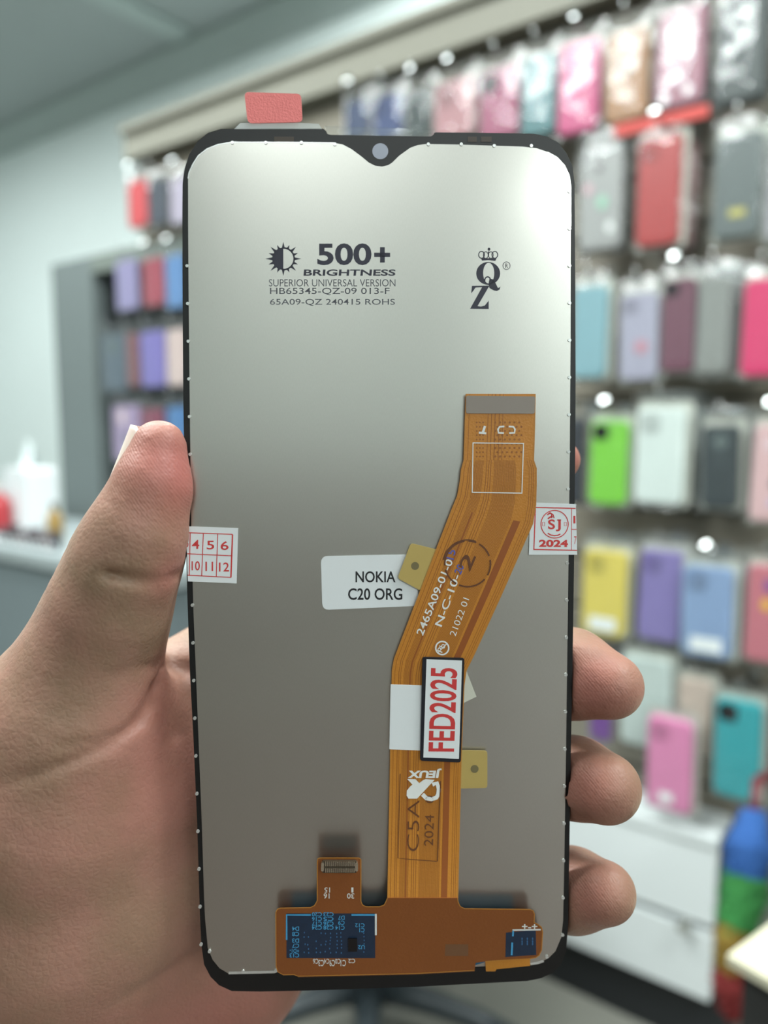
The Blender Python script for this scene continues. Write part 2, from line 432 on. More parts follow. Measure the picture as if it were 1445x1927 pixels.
for ci, (x0, y0, x1, y1, rgb, label, o) in enumerate(CASES):
    yf = -o.get('fwd', 0.0)
    cxp, cyp = (x0 + x1) / 2, (y0 + y1) / 2
    pc = on_wall(cxp, cyp, yf)
    wd = on_wall(x1, cyp, yf).x - on_wall(x0, cyp, yf).x
    ht = on_wall(cxp, y0, yf).z - on_wall(cxp, y1, yf).z
    rr = random.Random(ci)
    rot = Matrix.Rotation(math.radians(rr.uniform(-2, 2)), 4, 'Z') @ Matrix.Rotation(math.radians(rr.uniform(-1.2, 1.2)), 4, 'Y')
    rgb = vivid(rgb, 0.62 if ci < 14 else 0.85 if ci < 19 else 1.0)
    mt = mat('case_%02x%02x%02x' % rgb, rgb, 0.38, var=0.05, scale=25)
    cm = case_meshes(wd, ht); bm_ = bag_mesh(wd, ht, ci)
    pack = empty('phone_case_pack', wall_mat(pc.x, yf, pc.z) @ rot)
    tag(pack, label, 'phone case', 'bagged phone cases on display')
    case = cm.obj('case', mt, pack, smooth=False)
    bag = bm_.obj('bag', m_bag, pack, smooth=True)
    if o.get('cam'):
        k = o['cam']; mc = m_lens if k in (3, 4) else mat('case_dk_%02x%02x%02x' % rgb, tuple(int(c * .82) for c in rgb), 0.4)
        cw = wd * .40
        if k == 4:
            disc('camera_block', wd * .2, mat('lens_grey', (92, 104, 104), .3), case, 0, -0.0062, ht * .30)
        else:
            MB().prism(rrect(-cw / 2, cw / 2, -cw / 2, cw / 2, cw * .25), XZ, 0.0, -0.0016).obj('camera_block', mc, case, Matrix.Translation((-wd * .22, -0.006, ht / 2 - cw * .75)))
    if o.get('lab'):
        lw, lh = (wd * .62, ht * .15) if o['lab'] == 1 else (wd * .32, ht * .10)
        MB().box(-lw / 2, lw / 2, -0.0004, 0.0004, -lh / 2, lh / 2).obj('paper_label', m_lab, case, Matrix.Translation((0 if o['lab'] == 1 else -wd * .05, -0.0068, -ht * .36)))
    if o.get('star'):
        pts = [((.30 if k % 2 == 0 else .11) * wd * math.sin(math.pi * k / 5), (.30 if k % 2 == 0 else .11) * wd * math.cos(math.pi * k / 5)) for k in range(10)]
        MB().prism(pts, XZ, 0.0003, -0.0006).obj('star_print', mat('star_dark', (70, 66, 52), .5), case, Matrix.Translation((0, -0.0066, ht * .12)))
    if o.get('flower'):
        pts = [((.16 + .06 * math.cos(6 * a)) * wd * math.cos(a), (.16 + .06 * math.cos(6 * a)) * wd * math.sin(a)) for a in [2 * math.pi * k / 36 for k in range(36)]]
        MB().prism(pts, XZ, 0.0003, -0.0006).obj('flower_print', mat('flower_red', (186, 128, 142), .5), case, Matrix.Translation((.08 * wd, -0.0066, -ht * .12)))
    if o.get('yel'):
        MB().box(-.012, .012, -.0004, .0004, -.006, .006).obj('print_patch', mat('yellow_print', (180, 172, 92), .5), case, Matrix.Translation((.002, -0.0066, -ht * .26)))
    if o.get('spots'):
        for (sx, sz, r, c) in SPOT[o['spots']]:
            disc('print_patch', r * wd * 1.2, mat('print_%02x%02x%02x' % c, c, .45), case, sx * wd, -0.0066, sz * ht, 0.8)
    if 10 <= ci < 34 and not o.get('edge') and wd > .05:
        MB().prism(rrect(-wd / 2 - .003, wd / 2 + .009, -ht / 2 - .005, ht / 2 + .012, .008), XZ, 0.0062, 0.0072).obj('backing_card', mat('card_pale', (190, 190, 180), .5), pack)
    if o.get('edge'):
        MB().prism(rrect(-wd / 2 - .005, wd / 2 + .005, -ht / 2 - .006, ht / 2 + .004, .008), XZ, 0.0066, 0.0082).obj('black_card', mat('card_black', (34, 38, 40), .5), pack)
    hz = ht / 2 + 0.021
    for k in range(1, o.get('depth', 0) + 1):
        p2 = empty('phone_case_pack', wall_mat(pc.x + rr.uniform(.003, .007) * k, yf + 0.0188 * k, pc.z + rr.uniform(-.002, .002)))
        c2 = tuple(int(c * .5 + 90) for c in rgb)
        mesh_obj('case', cm.v, cm.f, mat('case_%02x%02x%02x' % c2, c2, .4), p2)
        b2 = bag.copy(); COL.objects.link(b2); b2.parent = p2
        tag(p2, '%s pack behind the %s' % (('second', 'third', 'fourth')[k - 1], label), 'phone case', 'cases stacked on the same hooks')
    hook(pc.x, pc.z + hz - 0.004, 'chrome hook carrying the ' + label, ci in GLINT_HOOKS)
# pinkish red price rail over the second row
pa, pb = on_wall(1157, 246, .0), on_wall(1334, 214, .0)
rail = empty('price_rail', wall_mat((pa.x + pb.x) / 2, 0.0, (pa.z + pb.z) / 2))
tag(rail, 'coral red price rail clipped below the top row of cases', 'price rail')
wl = (pb.x - pa.x) / 2
MB().prism([(0, -.009), (-.003, -.008), (-.006, .006), (-.003, .010), (0, .010)], lambda p, a: (a, p[0], p[1]), -wl, wl).obj('strip', mat('rail_coral', (206, 92, 88), .45), rail)
MB().box(-wl * .05, wl * .05, 0, SY - .006, -.004, .004).obj('bracket', m_chrome, rail)

# ------------------------------------------------------------------ desk at the far side with small goods
m_desk = mat('desk_grey', (118, 130, 134), 0.55, var=0.03, scale=4)
m_desktop = mat('desk_top', (160, 170, 172), 0.4, var=0.03)
DT = 0.82
dp = on_height(60, 1040, DT)              # front edge of the desk
dl = WMI @ dp
desk = empty('counter_desk', wall_mat(dl.x, dl.y, 0))
tag(desk, 'blue-grey counter with small goods along its top, beyond the thumb', 'counter')
MB().box(-1.0, 0.46, 0.0, 0.42, DT - 0.03, DT).obj('top', m_desktop, desk)
MB().box(-0.98, 0.44, 0.015, 0.035, 0.0, DT - .03).obj('front_panel', m_desk, desk)
MB().box(0.42, 0.44, 0.035, 0.40, 0.0, DT - .03).obj('side_panel', m_desk, desk)
MB().box(-0.98, -.96, 0.035, 0.40, 0.0, DT - .03).obj('side_panel', m_desk, desk)
def lathe(prof, seg=20):
    mb = MB(); v = []; f = []
    for r, z in prof:
        for k in range(seg):
            a = 2 * math.pi * k / seg; v.append((r * math.cos(a), r * math.sin(a), z))
    for i in range(len(prof) - 1):
        for k in range(seg):
            f.append((i * seg + k, i * seg + (k + 1) % seg, (i + 1) * seg + (k + 1) % seg, (i + 1) * seg + k))
    f.append(tuple(range(seg))[::-1]); f.append(tuple((len(prof) - 1) * seg + k for k in range(seg)))
    return mb.add(v, f)
def desk_spot(px, dy):                    # point on the desk top under a pixel column, dy behind the front edge
    a = on_wall(px, 1000, dl.y + dy); return a.x
def bottle(px, dy, r, h, rgb, cap, label, nm='bottle'):
    e = empty(nm, wall_mat(desk_spot(px, dy), dl.y + dy, DT))
    tag(e, label, nm)
    lathe([(r * .92, 0), (r, .01), (r, h * .62), (r * .8, h * .72), (r * .38, h * .8), (r * .36, h * .84)]).obj('body', mat('bottle_%02x%02x%02x' % rgb, rgb, .3), e, smooth=True)
    lathe([(r * .44, h * .84), (r * .44, h * .98), (r * .38, h)]).obj('cap', mat('cap_%02x%02x%02x' % cap, cap, .4), e, smooth=True)
bottle(2, .14, .030, .125, (168, 54, 60), (200, 190, 190), 'red bottle standing on the counter')
bottle(104, .13, .020, .095, (150, 122, 70), (70, 58, 44), 'small gold brown bottle with dark cap on the counter')
e = empty('paper_dispenser', wall_mat(desk_spot(62, .22), dl.y + .22, DT))
tag(e, 'tall white box with a paper tissue sticking out, on the counter', 'box')
MB().prism(rrect(-.058, .058, 0, .17, .012), XZ, -.045, .045).obj('body', mat('box_white', (226, 230, 232), .5, var=.01), e)
MB().add([(-.03, -.012, .17), (.03, -.008, .17), (.022, .0, .235), (.0, -.01, .25), (-.026, .004, .228), (-.03, .012, .17), (.03, .012, .17)],
         [(0, 1, 2, 3, 4), (5, 4, 3, 2, 6)]).obj('tissue', mat('tissue', (216, 226, 226), .8), e)
for k in range(9):
    px = 4 + k * 12.5
    c = [(60, 62, 70), (92, 70, 76), (44, 44, 50), (120, 96, 100)][k % 4]
    e = empty('charger_pack', wall_mat(desk_spot(px, .05), dl.y + .05, DT))
    tag(e, 'small dark accessory pack standing in the row along the counter edge', 'pack', 'small packs along the counter edge')
    MB().prism(rrect(-.010, .010, 0, .032 + .006 * (k % 3), .002, 2), XZ, -.008, .008).obj('pack_body', mat('pack_%d' % (k % 4), c, .5), e)
    MB().box(-.007, .007, -.0086, -.008, .006, .018).obj('pack_print', m_lab, e)

# ------------------------------------------------------------------ near table corner
m_cream = mat('table_cream', (192, 188, 166), 0.4, var=0.03, scale=10)
TT = 0.75
tc_ = on_height(1368, 1797, TT); ta = on_height(1445, 1842, TT); tb = on_height(1396, 1741, TT)
ux = (ta - tc_).normalized(); uy = (tb - tc_); uy = (uy - ux * uy.dot(ux)).normalized()
tm = Matrix(((ux.x, uy.x, 0, tc_.x), (ux.y, uy.y, 0, tc_.y), (0, 0, 1, 0), (0, 0, 0, 1)))
table = empty('side_table', tm)
tag(table, 'small cream topped table with dark legs by the colourful duster', 'table')
MB().box(0, .50, 0, .34, TT - .007, TT).obj('table_top', m_cream, table)
md = mat('table_dark', (40, 40, 40), .5)
MB().box(.008, .48, .008, .32, TT - .16, TT - .007).obj('apron', md, table)
for lx, ly in ((.02, .02), (.445, .02), (.02, .27), (.445, .27)):
    MB().box(lx, lx + .035, ly, ly + .035, 0, TT - .16).obj('leg', md, table)

# ------------------------------------------------------------------ rainbow duster hung beside the cabinet
def at(px, py, z): return cam2world((px - CX) / F * z, (py - CY) / F * z, z)
DZ = 1.02
dpts = [at(1425, 1470, DZ + .06), at(1418, 1535, DZ + .03), at(1408, 1600, DZ), at(1398, 1690, DZ - .01), at(1376, 1775, DZ - .02), at(1374, 1850, DZ - .02), at(1385, 1905, DZ - .02)]
dus = empty('feather_duster', Matrix.Translation(dpts[-1]))
tag(dus, 'rainbow fibre duster in blue, green, yellow and red', 'duster')
def fluff(name, c, pts, rads, m, seed):
    rnd = random.Random(seed); mb = MB()
    P_ = [Vector(p) - dpts[-1] for p in pts]
    fine = []; fr = []
    for i in range(len(P_) - 1):
        for k in range(6):
            t = k / 6; fine.append(P_[i].lerp(P_[i + 1], t)); fr.append(rads[i] * (1 - t) + rads[i + 1] * t)
    fine.append(P_[-1]); fr.append(rads[-1])
    mb.tube(fine, [r * .82 for r in fr], 16)
    for k in range(420):
        i = rnd.randrange(len(fine)); p = fine[i]
        d = Vector((rnd.gauss(0, 1), rnd.gauss(0, 1), rnd.gauss(-.3, .6))).normalized()
        a = d.cross(Vector((rnd.random(), rnd.random(), rnd.random()))).normalized() * .003
        q = p + d * fr[i] * .7; e_ = p + d * fr[i] * rnd.uniform(.98, 1.15)
        mb.add([q - a, q + a, e_], [(0, 1, 2)])
    o = mb.obj(name, m, dus)
    return o
def fm(n, c): return mat('fluff_' + n, c, .9, var=.15, scale=60)
fluff('blue_fibres', 0, dpts[1:4], [.022, .036, .028], fm('blue', (36, 80, 142)), 1)
mid = dpts[3].lerp(dpts[4], .62)
fluff('green_fibres', 0, [dpts[3].lerp(dpts[2], .5), dpts[3], mid], [.0345, .033, .028], fm('green', (52, 126, 62)), 2)
fluff('yellow_fibres', 0, [mid, dpts[4], dpts[5].lerp(dpts[4], .4)], [.025, .024, .022], fm('yellow', (138, 112, 44)), 3)
fluff('red_fibres', 0, [dpts[5].lerp(dpts[4], .4), dpts[5], dpts[6]], [.022, .026, .020], fm('red', (126, 40, 40)), 4)
hpt = Vector((cx1 + .09, -0.06, on_wall(1430, 1440, -.06).z))
hp_ = [dpts[1] - dpts[-1], dpts[0] - dpts[-1], hpt - dpts[-1]]
MB().tube(hp_, [.006, .007, .006], 10).obj('handle', mat('handle_maroon', (100, 36, 44), .4), dus, smooth=True)

# ------------------------------------------------------------------ swivel chair, its star base showing under the panel
m_chair = mat('chair_plastic', (46, 54, 58), .4, var=.05)
m_fab = mat('chair_fabric', (52, 58, 64), .85, var=.1, scale=80)
cp = on_height(692, 1848, 0.11)
to_cam = math.atan2(CAM.y - cp.y, CAM.x - cp.x)
chair = empty('swivel_chair', Matrix.Translation((cp.x, cp.y, 0)) @ Matrix.Rotation(to_cam + math.pi / 2, 4, 'Z'))
tag(chair, 'dark swivel chair whose star base shows below the panel', 'chair')
MB().tube([(0, 0, .07), (0, 0, .12), (0, 0, .25), (0, 0, .43)], [.032, .028, .024, .014], 14).obj('column', m_chair, chair, smooth=True)
for k in range(5):
    a = math.radians(-90 + 72 * k); c, s = math.cos(a), math.sin(a)
    MB().tube([(.01 * c, .01 * s, .105), (.10 * c, .10 * s, .10), (.20 * c, .20 * s, .085), (.27 * c, .27 * s, .065)], [.026, .022, .019, .016], 10).obj('base_arm', m_chair, chair, smooth=True)
    MB().tube([(.27 * c - .018 * s, .27 * s + .018 * c, .028), (.27 * c + .018 * s, .27 * s - .018 * c, .028)], .028, 16).obj('caster', m_chair, chair)
MB().prism(rrect(-.18, .18, -.18, .17, .07), lambda p, a: (p[0], p[1], a), .44, .50).obj('seat', m_fab, chair)
MB().prism(rrect(-.15, .15, .56, .86, .07), lambda p, a: (p[0], a + .14, p[1]), 0, .04).obj('backrest', m_fab, chair)
MB().tube([(0, .08, .43), (0, .19, .44), (0, .197, .5), (0, .19, .72)], .014, 10).obj('back_bar', m_chair, chair, smooth=True)

# ------------------------------------------------------------------ unseen dark desk added to cut floor bounce and darken the panel's reflection
m_wood = mat('desk_wood_dark', (66, 52, 44), .45, var=.15, scale=12)
wd_ = empty('work_desk', Matrix.Translation((.7, -1.72, 0)))
tag(wd_, 'dark brown work desk beneath the holding hand', 'desk')
MB().box(-.95, .95, -.45, .45, .67, .70).obj('desk_top', m_wood, wd_)
for lx in (-.93, .88):
    MB().box(lx, lx + .05, -.43, .43, 0, .67).obj('side_panel', m_wood, wd_)
MB().box(-.88, .88, .38, .40, .3, .67).obj('modesty_panel', m_wood, wd_)
# ------------------------------------------------------------------ display panel (held object)
PA, PBX, PBY = 0.1446, 0.053, 0.0848          # plane  z = PA + PBX x + PBY y  in photo axes
N0 = Vector((-PBX, -PBY, 1.0)); NL = N0.length
def plane_cam(px, py, h=0.0):
    r = Vector(((px - CX) / F, (py - CY) / F, 1.0))
    return r * ((PA - h * NL) / N0.dot(r))
O_c = plane_cam(715, 1855)
n_c = -N0.normalized()
u_c = Vector((1, 0, 0)); u_c = (u_c - n_c * u_c.dot(n_c)).normalized()
v_c = n_c.cross(u_c)
if v_c.y > 0: v_c = -v_c                       # photo y points down, v points up the panel
def L(px, py, h=0.0):                          # pixel -> panel-local coordinates (x right, y up, z towards the viewer)
    d = plane_cam(px, py, h) - O_c
    return Vector((d.dot(u_c), d.dot(v_c), d.dot(n_c)))
c3 = CM.to_3x3()
def cdir(v): return c3 @ Vector((v.x, -v.y, -v.z))
U, V, NN = cdir(u_c), cdir(v_c), cdir(n_c)
LM = Matrix.Translation(cam2world(*O_c)) @ Matrix((U, V, NN)).transposed().to_4x4()
panel = empty('phone_display_panel', LM)
tag(panel, 'silver backed phone display panel with black bezel and orange flex cable', 'display panel')

def hval(h, p): return h(p) if callable(h) else h
def sheet(poly, h, th, mb=None):
    """flat piece traced from pixels: top at height h, thickness th"""
    mb = mb or MB()
    top = [L(p[0], p[1], hval(h, p)) for p in poly]
    # counter-clockwise seen from the viewer
    ar = sum(top[i].x * top[(i + 1) % len(top)].y - top[(i + 1) % len(top)].x * top[i].y for i in range(len(top)))
    if ar < 0: top = top[::-1]
    if th <= 0:
        return mb.add(top, [tuple(range(len(top)))])
    n = len(top); bot = [t - Vector((0, 0, th)) for t in top]
    return mb.add(top + bot, [tuple(range(n)), tuple(range(n, 2 * n))[::-1]] + [(i, n + i, n + (i + 1) % n, (i + 1) % n) for i in range(n)])

def rpoly(pts, rad, n=4):
    """round the corners of a pixel polygon"""
    out = []; m_ = len(pts)
    rads = rad if hasattr(rad, '__len__') else [rad] * m_
    for i in range(m_):
        p0, p, p1 = Vector(pts[i - 1]), Vector(pts[i]), Vector(pts[(i + 1) % m_])
        r = rads[i]
        if r <= 0: out.append(tuple(p)); continue
        a = (p0 - p); b = (p1 - p); ra = min(r, a.length * .49); rb = min(r, b.length * .49)
        A = p + a.normalized() * ra; B = p + b.normalized() * rb
        for k in range(n + 1):
            t = k / n; out.append(tuple(A * (1 - t) ** 2 + p * 2 * t * (1 - t) + B * t * t))
    return out

def stroke(mb, pts, wpx, h, closed=False):
    pts = [Vector(p) for p in pts]; n = len(pts); Lf, Rt = [], []
    for i in range(n):
        a = pts[i - 1] if (i > 0 or closed) else pts[i]; b = pts[(i + 1) % n] if (i < n - 1 or closed) else pts[i]
        d = (b - a).normalized(); q = Vector((-d.y, d.x)) * (wpx / 2)
        Lf.append(pts[i] + q); Rt.append(pts[i] - q)
    v = [L(p.x, p.y, hval(h, p)) for p in Lf] + [L(p.x, p.y, hval(h, p)) for p in Rt]
    f = [(i, n + i, n + (i + 1) % n, (i + 1) % n) for i in range(n if closed else n - 1)]
    return mb.add(v, f)

def circ(cx, cy, rx, ry=None, n=28, a0=0, a1=360, rot=0):
    ry = ry or rx; out = []
    full = abs(a1 - a0) >= 360
    for k in range(n + (0 if full else 1)):
        a = math.radians(a0 + (a1 - a0) * k / n); x, y = rx * math.cos(a), ry * math.sin(a)
        c, s = math.cos(rot), math.sin(rot); out.append((cx + c * x - s * y, cy + s * x + c * y))
    return out

_tc = {}
def text_geo(body, off=0.0, shear=0.0):
    key = (body, off, shear)
    if key in _tc: return _tc[key]
    cu = bpy.data.curves.new('t', 'FONT'); cu.body = body; cu.offset = off; cu.shear = shear; cu.resolution_u = 4
    ob = bpy.data.objects.new('t', cu); COL.objects.link(ob)
    dg = bpy.context.evaluated_depsgraph_get(); ev = ob.evaluated_get(dg); me = ev.to_mesh()
    vs = np.array([v.co[:2] for v in me.vertices]); fs = [tuple(p.vertices) for p in me.polygons]
    ev.to_mesh_clear(); bpy.data.objects.remove(ob); bpy.data.curves.remove(cu)
    lo, hi = vs.min(0), vs.max(0); vs = (vs - lo) / (hi - lo)
    _tc[key] = (vs, fs); return _tc[key]

def text(mb, body, quad, h, off=0.0, shear=0.0):
    """quad: pixel corners of the word's bounding box in reading order bl, br, tr, tl"""
    vs, fs = text_geo(body, off, shear)
    bl, br, tr, tl = [Vector(q) for q in quad]; v = []
    for s, t in vs:
        p = (bl * (1 - s) + br * s) * (1 - t) + (tl * (1 - s) + tr * s) * t
        v.append(L(p.x, p.y, hval(h, p)))
    return mb.add(v, fs)
def box4(x0, y0, x1, y1): return [(x0, y1), (x1, y1), (x1, y0), (x0, y0)]
def box4r(x0, y0, x1, y1): return [(x1, y0), (x0, y0), (x0, y1), (x1, y1)]       # upside-down word
def slant(p, q, hpx):
    """word whose baseline runs from p to q; letters hpx tall to its left"""
    p, q = Vector(p), Vector(q); d = (q - p).normalized(); n = Vector((d.y, -d.x)) * hpx
    return [p, q, q + n, p + n]

# --- bezel body
OUT = [(345, 760), (343.5, 560), (343, 400), (343.5, 345), (347, 318), (356, 290), (372, 266), (392, 250), (416, 243), (520, 241.5),
       (608, 242), (613, 246), (616, 252), (622, 254), (810, 257), (815, 254), (818, 249), (900, 250), (1004, 251.5), (1028, 257), (1050, 268), (1066, 288), (1077, 312),
       (1081, 345), (1082, 480), (1083, 700), (1082.5, 830), (1080, 1070), (1077, 1268), (1074, 1418), (1071, 1617), (1069, 1742), (1065, 1790),
       (1056, 1814), (1042, 1830), (1018, 1841), (992, 1846), (781, 1857), (600, 1863.5), (490, 1866), (436, 1865), (412, 1854), (396, 1838), (384, 1815), (379, 1780), (376, 1720), (371, 1549),
       (364, 1391), (357, 1258), (352, 1109), (348, 930)]
m_bez = mat('bezel_black', (13, 14, 16), 0.42, var=0.08)
bz_mb = sheet(OUT, 0.0, 0.0018)
bezel = bz_mb.obj('bezel', m_bez, panel)
m_glass = mat('front_glass', (10, 10, 12), 0.05, var=0.0)
cxp = Vector((715, 1050))
sheet([tuple(cxp + (Vector(p) - cxp) * 0.995) for p in OUT], -0.0018, 0.0007).obj('front_glass', m_glass, panel)
# --- silver plate
PL = [(354, 336), (356, 324), (363, 309), (373, 293), (390, 280), (410, 272), (437, 267.5), (560, 268), (628, 269), (645, 272), (662, 281), (682, 296), (694, 306), (706, 312), (719, 313.5), (730, 311),
      (738, 306), (751, 293), (772, 278), (786, 273), (802, 271), (863, 272), (985, 276), (1010, 279), (1030, 286), (1048, 296), (1062, 311), (1071, 330), (1074, 352), (1074, 426), (1073.5, 640), (1072, 860), (1069.5, 1069),
      (1065, 1408), (1062, 1602), (1059.5, 1732), (1056, 1764), (1045, 1790), (1032, 1803), (1016, 1811), (998, 1814), (781, 1825), (520, 1829.5), (430, 1832), (413, 1822), (400, 1806), (391, 1784), (386, 1730), (384, 1690), (380, 1558), (372, 1350),
      (364, 1150), (360, 1000), (357, 760), (355, 560), (354, 420)]
PH = 0.00035
def plate_material():
    m = bpy.data.materials.new('silver_film'); m.use_nodes = True
    nt = m.node_tree; N = nt.nodes; Lk = nt.links; b = N['Principled BSDF']
    b.inputs['Metallic'].default_value = 1.0
    b.inputs['Roughness'].default_value = 0.325
    b.inputs['Anisotropic'].default_value = 0.5
    tg = N.new('ShaderNodeTangent'); tg.direction_type = 'RADIAL'; tg.axis = 'Z'
    tc = N.new('ShaderNodeTexCoord')
    mp = N.new('ShaderNodeMapping'); mp.inputs['Scale'].default_value = (9000, 1500, 1)
    nz = N.new('ShaderNodeTexNoise'); nz.inputs['Scale'].default_value = 1; nz.inputs['Detail'].default_value = 2
    Lk.new(tc.outputs['Object'], mp.inputs['Vector']); Lk.new(mp.outputs[0], nz.inputs['Vector'])
    bp = N.new('ShaderNodeBump'); bp.inputs['Strength'].default_value = 0.12; bp.inputs['Distance'].default_value = 0.00002
    Lk.new(nz.outputs['Fac'], bp.inputs['Height']); Lk.new(bp.outputs['Normal'], b.inputs['Normal'])
    mx = N.new('ShaderNodeMix'); mx.data_type = 'RGBA'
    c = lin((200, 198, 192)); mx.inputs[6].default_value = (*[v * .95 for v in c], 1); mx.inputs[7].default_value = (*[v * 1.05 for v in c], 1)
    Lk.new(nz.outputs['Fac'], mx.inputs[0]); Lk.new(mx.outputs[2], b.inputs['Base Color'])
    co = N.new('ShaderNodeCombineXYZ'); co.inputs[1].default_value = 1.0
    vt = N.new('ShaderNodeVectorTransform'); vt.vector_type = 'VECTOR'; vt.convert_from = 'OBJECT'; vt.convert_to = 'WORLD'
    Lk.new(co.outputs[0], vt.inputs[0]); Lk.new(vt.outputs[0], b.inputs['Tangent'])
    N.remove(tg)
    g2 = N.new('ShaderNodeBsdfGlossy'); g2.inputs['Roughness'].default_value = .17
    Lk.new(mx.outputs[2], g2.inputs['Color'])
    ms = N.new('ShaderNodeMixShader'); ms.inputs[0].default_value = .17
    Lk.new(b.outputs[0], ms.inputs[1]); Lk.new(g2.outputs[0], ms.inputs[2]); Lk.new(ms.outputs[0], N['Material Output'].inputs['Surface'])
    return m
plate = sheet(PL, PH, 0.0006).obj('back_plate', plate_material(), panel)
# bright rim strips and small clips along the plate edge
m_rim = mat('rim_bright', (226, 228, 226), 0.25, 0.6, var=0.02)
def strip(pts, wpx):
    stroke(MB(), pts, wpx, PH + 0.00003).obj('edge_strip', m_rim, plate)
strip(PL[0:9], 2.2); strip(PL[24:30], 2.0)
strip([(430, 1831), (474, 1830), (517, 1829)], 5); strip([(998, 1814), (1012, 1812), (1023, 1808)], 5)
clip = MB()
def clips(pts):
    for x, y in pts: sheet(circ(x, y, 3.2, n=8), PH + .0002, .0003, clip)
clips([(363.5 + (y - 800) * .0155 + (max(0, y - 1250) * .012) - 7, y) for y in range(500, 1790, 71)])
clips([(1072 - max(0, (y - 700)) * .0125, y) for y in range(360, 1790, 70)])
clips([(x, 268 + (x > 600) * 3 + (x > 900) * 3) for x in (437, 500, 567, 630, 806, 868, 930, 1000)])
clips([(457, 1829), (518, 1828), (1029, 1801), (394, 1791)])
clip.obj('edge_clips', m_rim, plate)['kind'] = 'stuff'
# camera opening in the notch
sheet(circ(715.5, 284.5, 15, 15, 32), 0.00006, 0.00012).obj('camera_window', mat('camera_window', (176, 182, 198), 0.2, var=.01), panel)
for x0, x1 in ((516, 553), (880, 897), (905, 925)):
    sheet([(x0, 257), (x1, 257), (x1, 267), (x0, 267)], 0.00008, 0).obj('edge_pad', mat('pad_brown', (58, 44, 32), .4), bezel)
# clear strip in the top recess
m_clear = film_mat('clear_strip', haze=.04, rough=.1)
sheet([(611, 237), (820, 243), (816, 256), (617, 253)], -0.0002, .0004).obj('clear_strip', m_clear, panel)
# red pull tab on clear film
tab = sheet(rpoly([(459.5, 173), (566.5, 176.5), (569.5, 229.5), (466, 231.5)], 9), .0003, .00015).obj('pull_tab', mat('tab_red', (250, 138, 136), .55, var=.04, scale=400, bump=.2, bscale=3000), panel)
sheet([(452, 231), (530, 229), (600, 233), (606, 243), (440, 243)], .0001, .0003).obj('clear_film', film_mat('tab_film', haze=.35, rough=.25), tab)

# --- print on the silver plate
m_ink = mat('ink_dark', (52, 52, 66), .6, var=.12, scale=900)
m_ink2 = mat('ink_grey', (84, 86, 94), .6, var=.12, scale=900)
PZ = PH + 0.00002
ink = MB()
# half sun emblem
sc_ = Vector((533, 487))
for k in range(16):
    a = 2 * math.pi * k / 16; b = .16
    sheet([(sc_.x + 20 * math.sin(a - b), sc_.y - 19 * math.cos(a - b)), (sc_.x + (34 if k % 2 == 0 else 30) * math.sin(a), sc_.y - (32 if k % 2 == 0 else 28) * math.cos(a)), (sc_.x + 20 * math.sin(a + b), sc_.y - 19 * math.cos(a + b))], PZ, 0, ink)
sheet(circ(533, 487, 21, 21, 24, 90, 270), PZ, 0, ink)
stroke(ink, circ(533, 487, 20.5, 20.5, 24, -90, 90), 3, PZ)
text(ink, '500', box4(597, 458, 699, 499), PZ, .028)
sheet([(704, 475.5), (734, 475.5), (734, 483.5), (704, 483.5)], PZ, 0, ink); sheet([(715, 465), (724, 465), (724, 494), (715, 494)], PZ, 0, ink)
text(ink, 'BRIGHTNESS', box4(571, 507, 744, 519), PZ, .026, .05)
Q0 = (917, 514)
def ringband(mb, ox, oy, orx, ory, ix, iy, irx, iry, n=36):
    a = [L(*p, PZ) for p in circ(ox, oy, orx, ory, n)]; b = [L(*p, PZ) for p in circ(ix, iy, irx, iry, n)]
    mb.add(a + b, [(i, (i + 1) % n, n + (i + 1) % n, n + i)[::-1] for i in range(n)])
ringband(ink, 918.5, 514.5, 22.5, 21.5, 919.5, 514, 10.5, 19.5)
stroke(ink, circ(917.5, 528, 5.5, 7, 14, 170, 370), 2.4, PZ)
sheet([(921, 524), (929, 526), (934, 536), (937, 542), (941, 540), (942, 538), (940, 545), (935, 547.5), (929, 546.5), (921, 542), (919, 535)], PZ, 0, ink)
sheet([(888, 538), (921, 537.5), (898.5, 576), (905, 577), (912, 575), (916, 570), (919.5, 565.5), (919.5, 581.5), (884.5, 581), (907, 540.5), (895, 541), (890, 548), (886.5, 552)], PZ, 0, ink)
for cx_ in (906, 931): stroke(ink, circ(cx_, 479.5, 5.5, 6.5, 14), 1.8, PZ, True)
for cx_ in (914, 923.5): stroke(ink, circ(cx_, 480, 4.6, 6.3, 14), 1.5, PZ, True)
stroke(ink, [(919, 483), (919.5, 473)], 2, PZ); sheet(circ(920, 469, 2.6, 3, 12), PZ, 0, ink)
sheet([(904.5, 485), (919, 486), (934.5, 485.5), (932, 491), (919, 489.5), (907, 490.5)], PZ, 0, ink)
stroke(ink, circ(953, 500, 6.8, 7.2, 22), 1.2, PZ, True); text(ink, 'R', box4(950.5, 496, 956, 504.5), PZ, .01)
ink.obj('emblem_print', m_ink, plate)
ink2 = MB()
text(ink2, 'SUPERIOR UNIVERSAL VERSION', box4(506, 525.5, 744, 539), PZ, -.003)
text(ink2, 'HB65345-QZ-09 013-F', box4(508, 541.5, 733, 555.5), PZ, .002)
text(ink2, '65A09-QZ 240415 ROHS', box4(508, 562.5, 743, 575.5), PZ, .002)
ink2.obj('code_print', m_ink2, plate)

# --- stickers
m_paper = mat('sticker_white', (226, 231, 234), .5, var=.015)
m_red = mat('sticker_red', (204, 58, 58), .5, var=.08, scale=900)
m_blk = mat('sticker_black', (26, 27, 32), .5, var=.1, scale=900)
def sticker(poly, h, th=.00012, parent=None, m=None, flap=None):
    mb = sheet(poly, h, th)
    if flap: flap(mb)
    return mb.obj('sticker', m or m_paper, parent or panel)
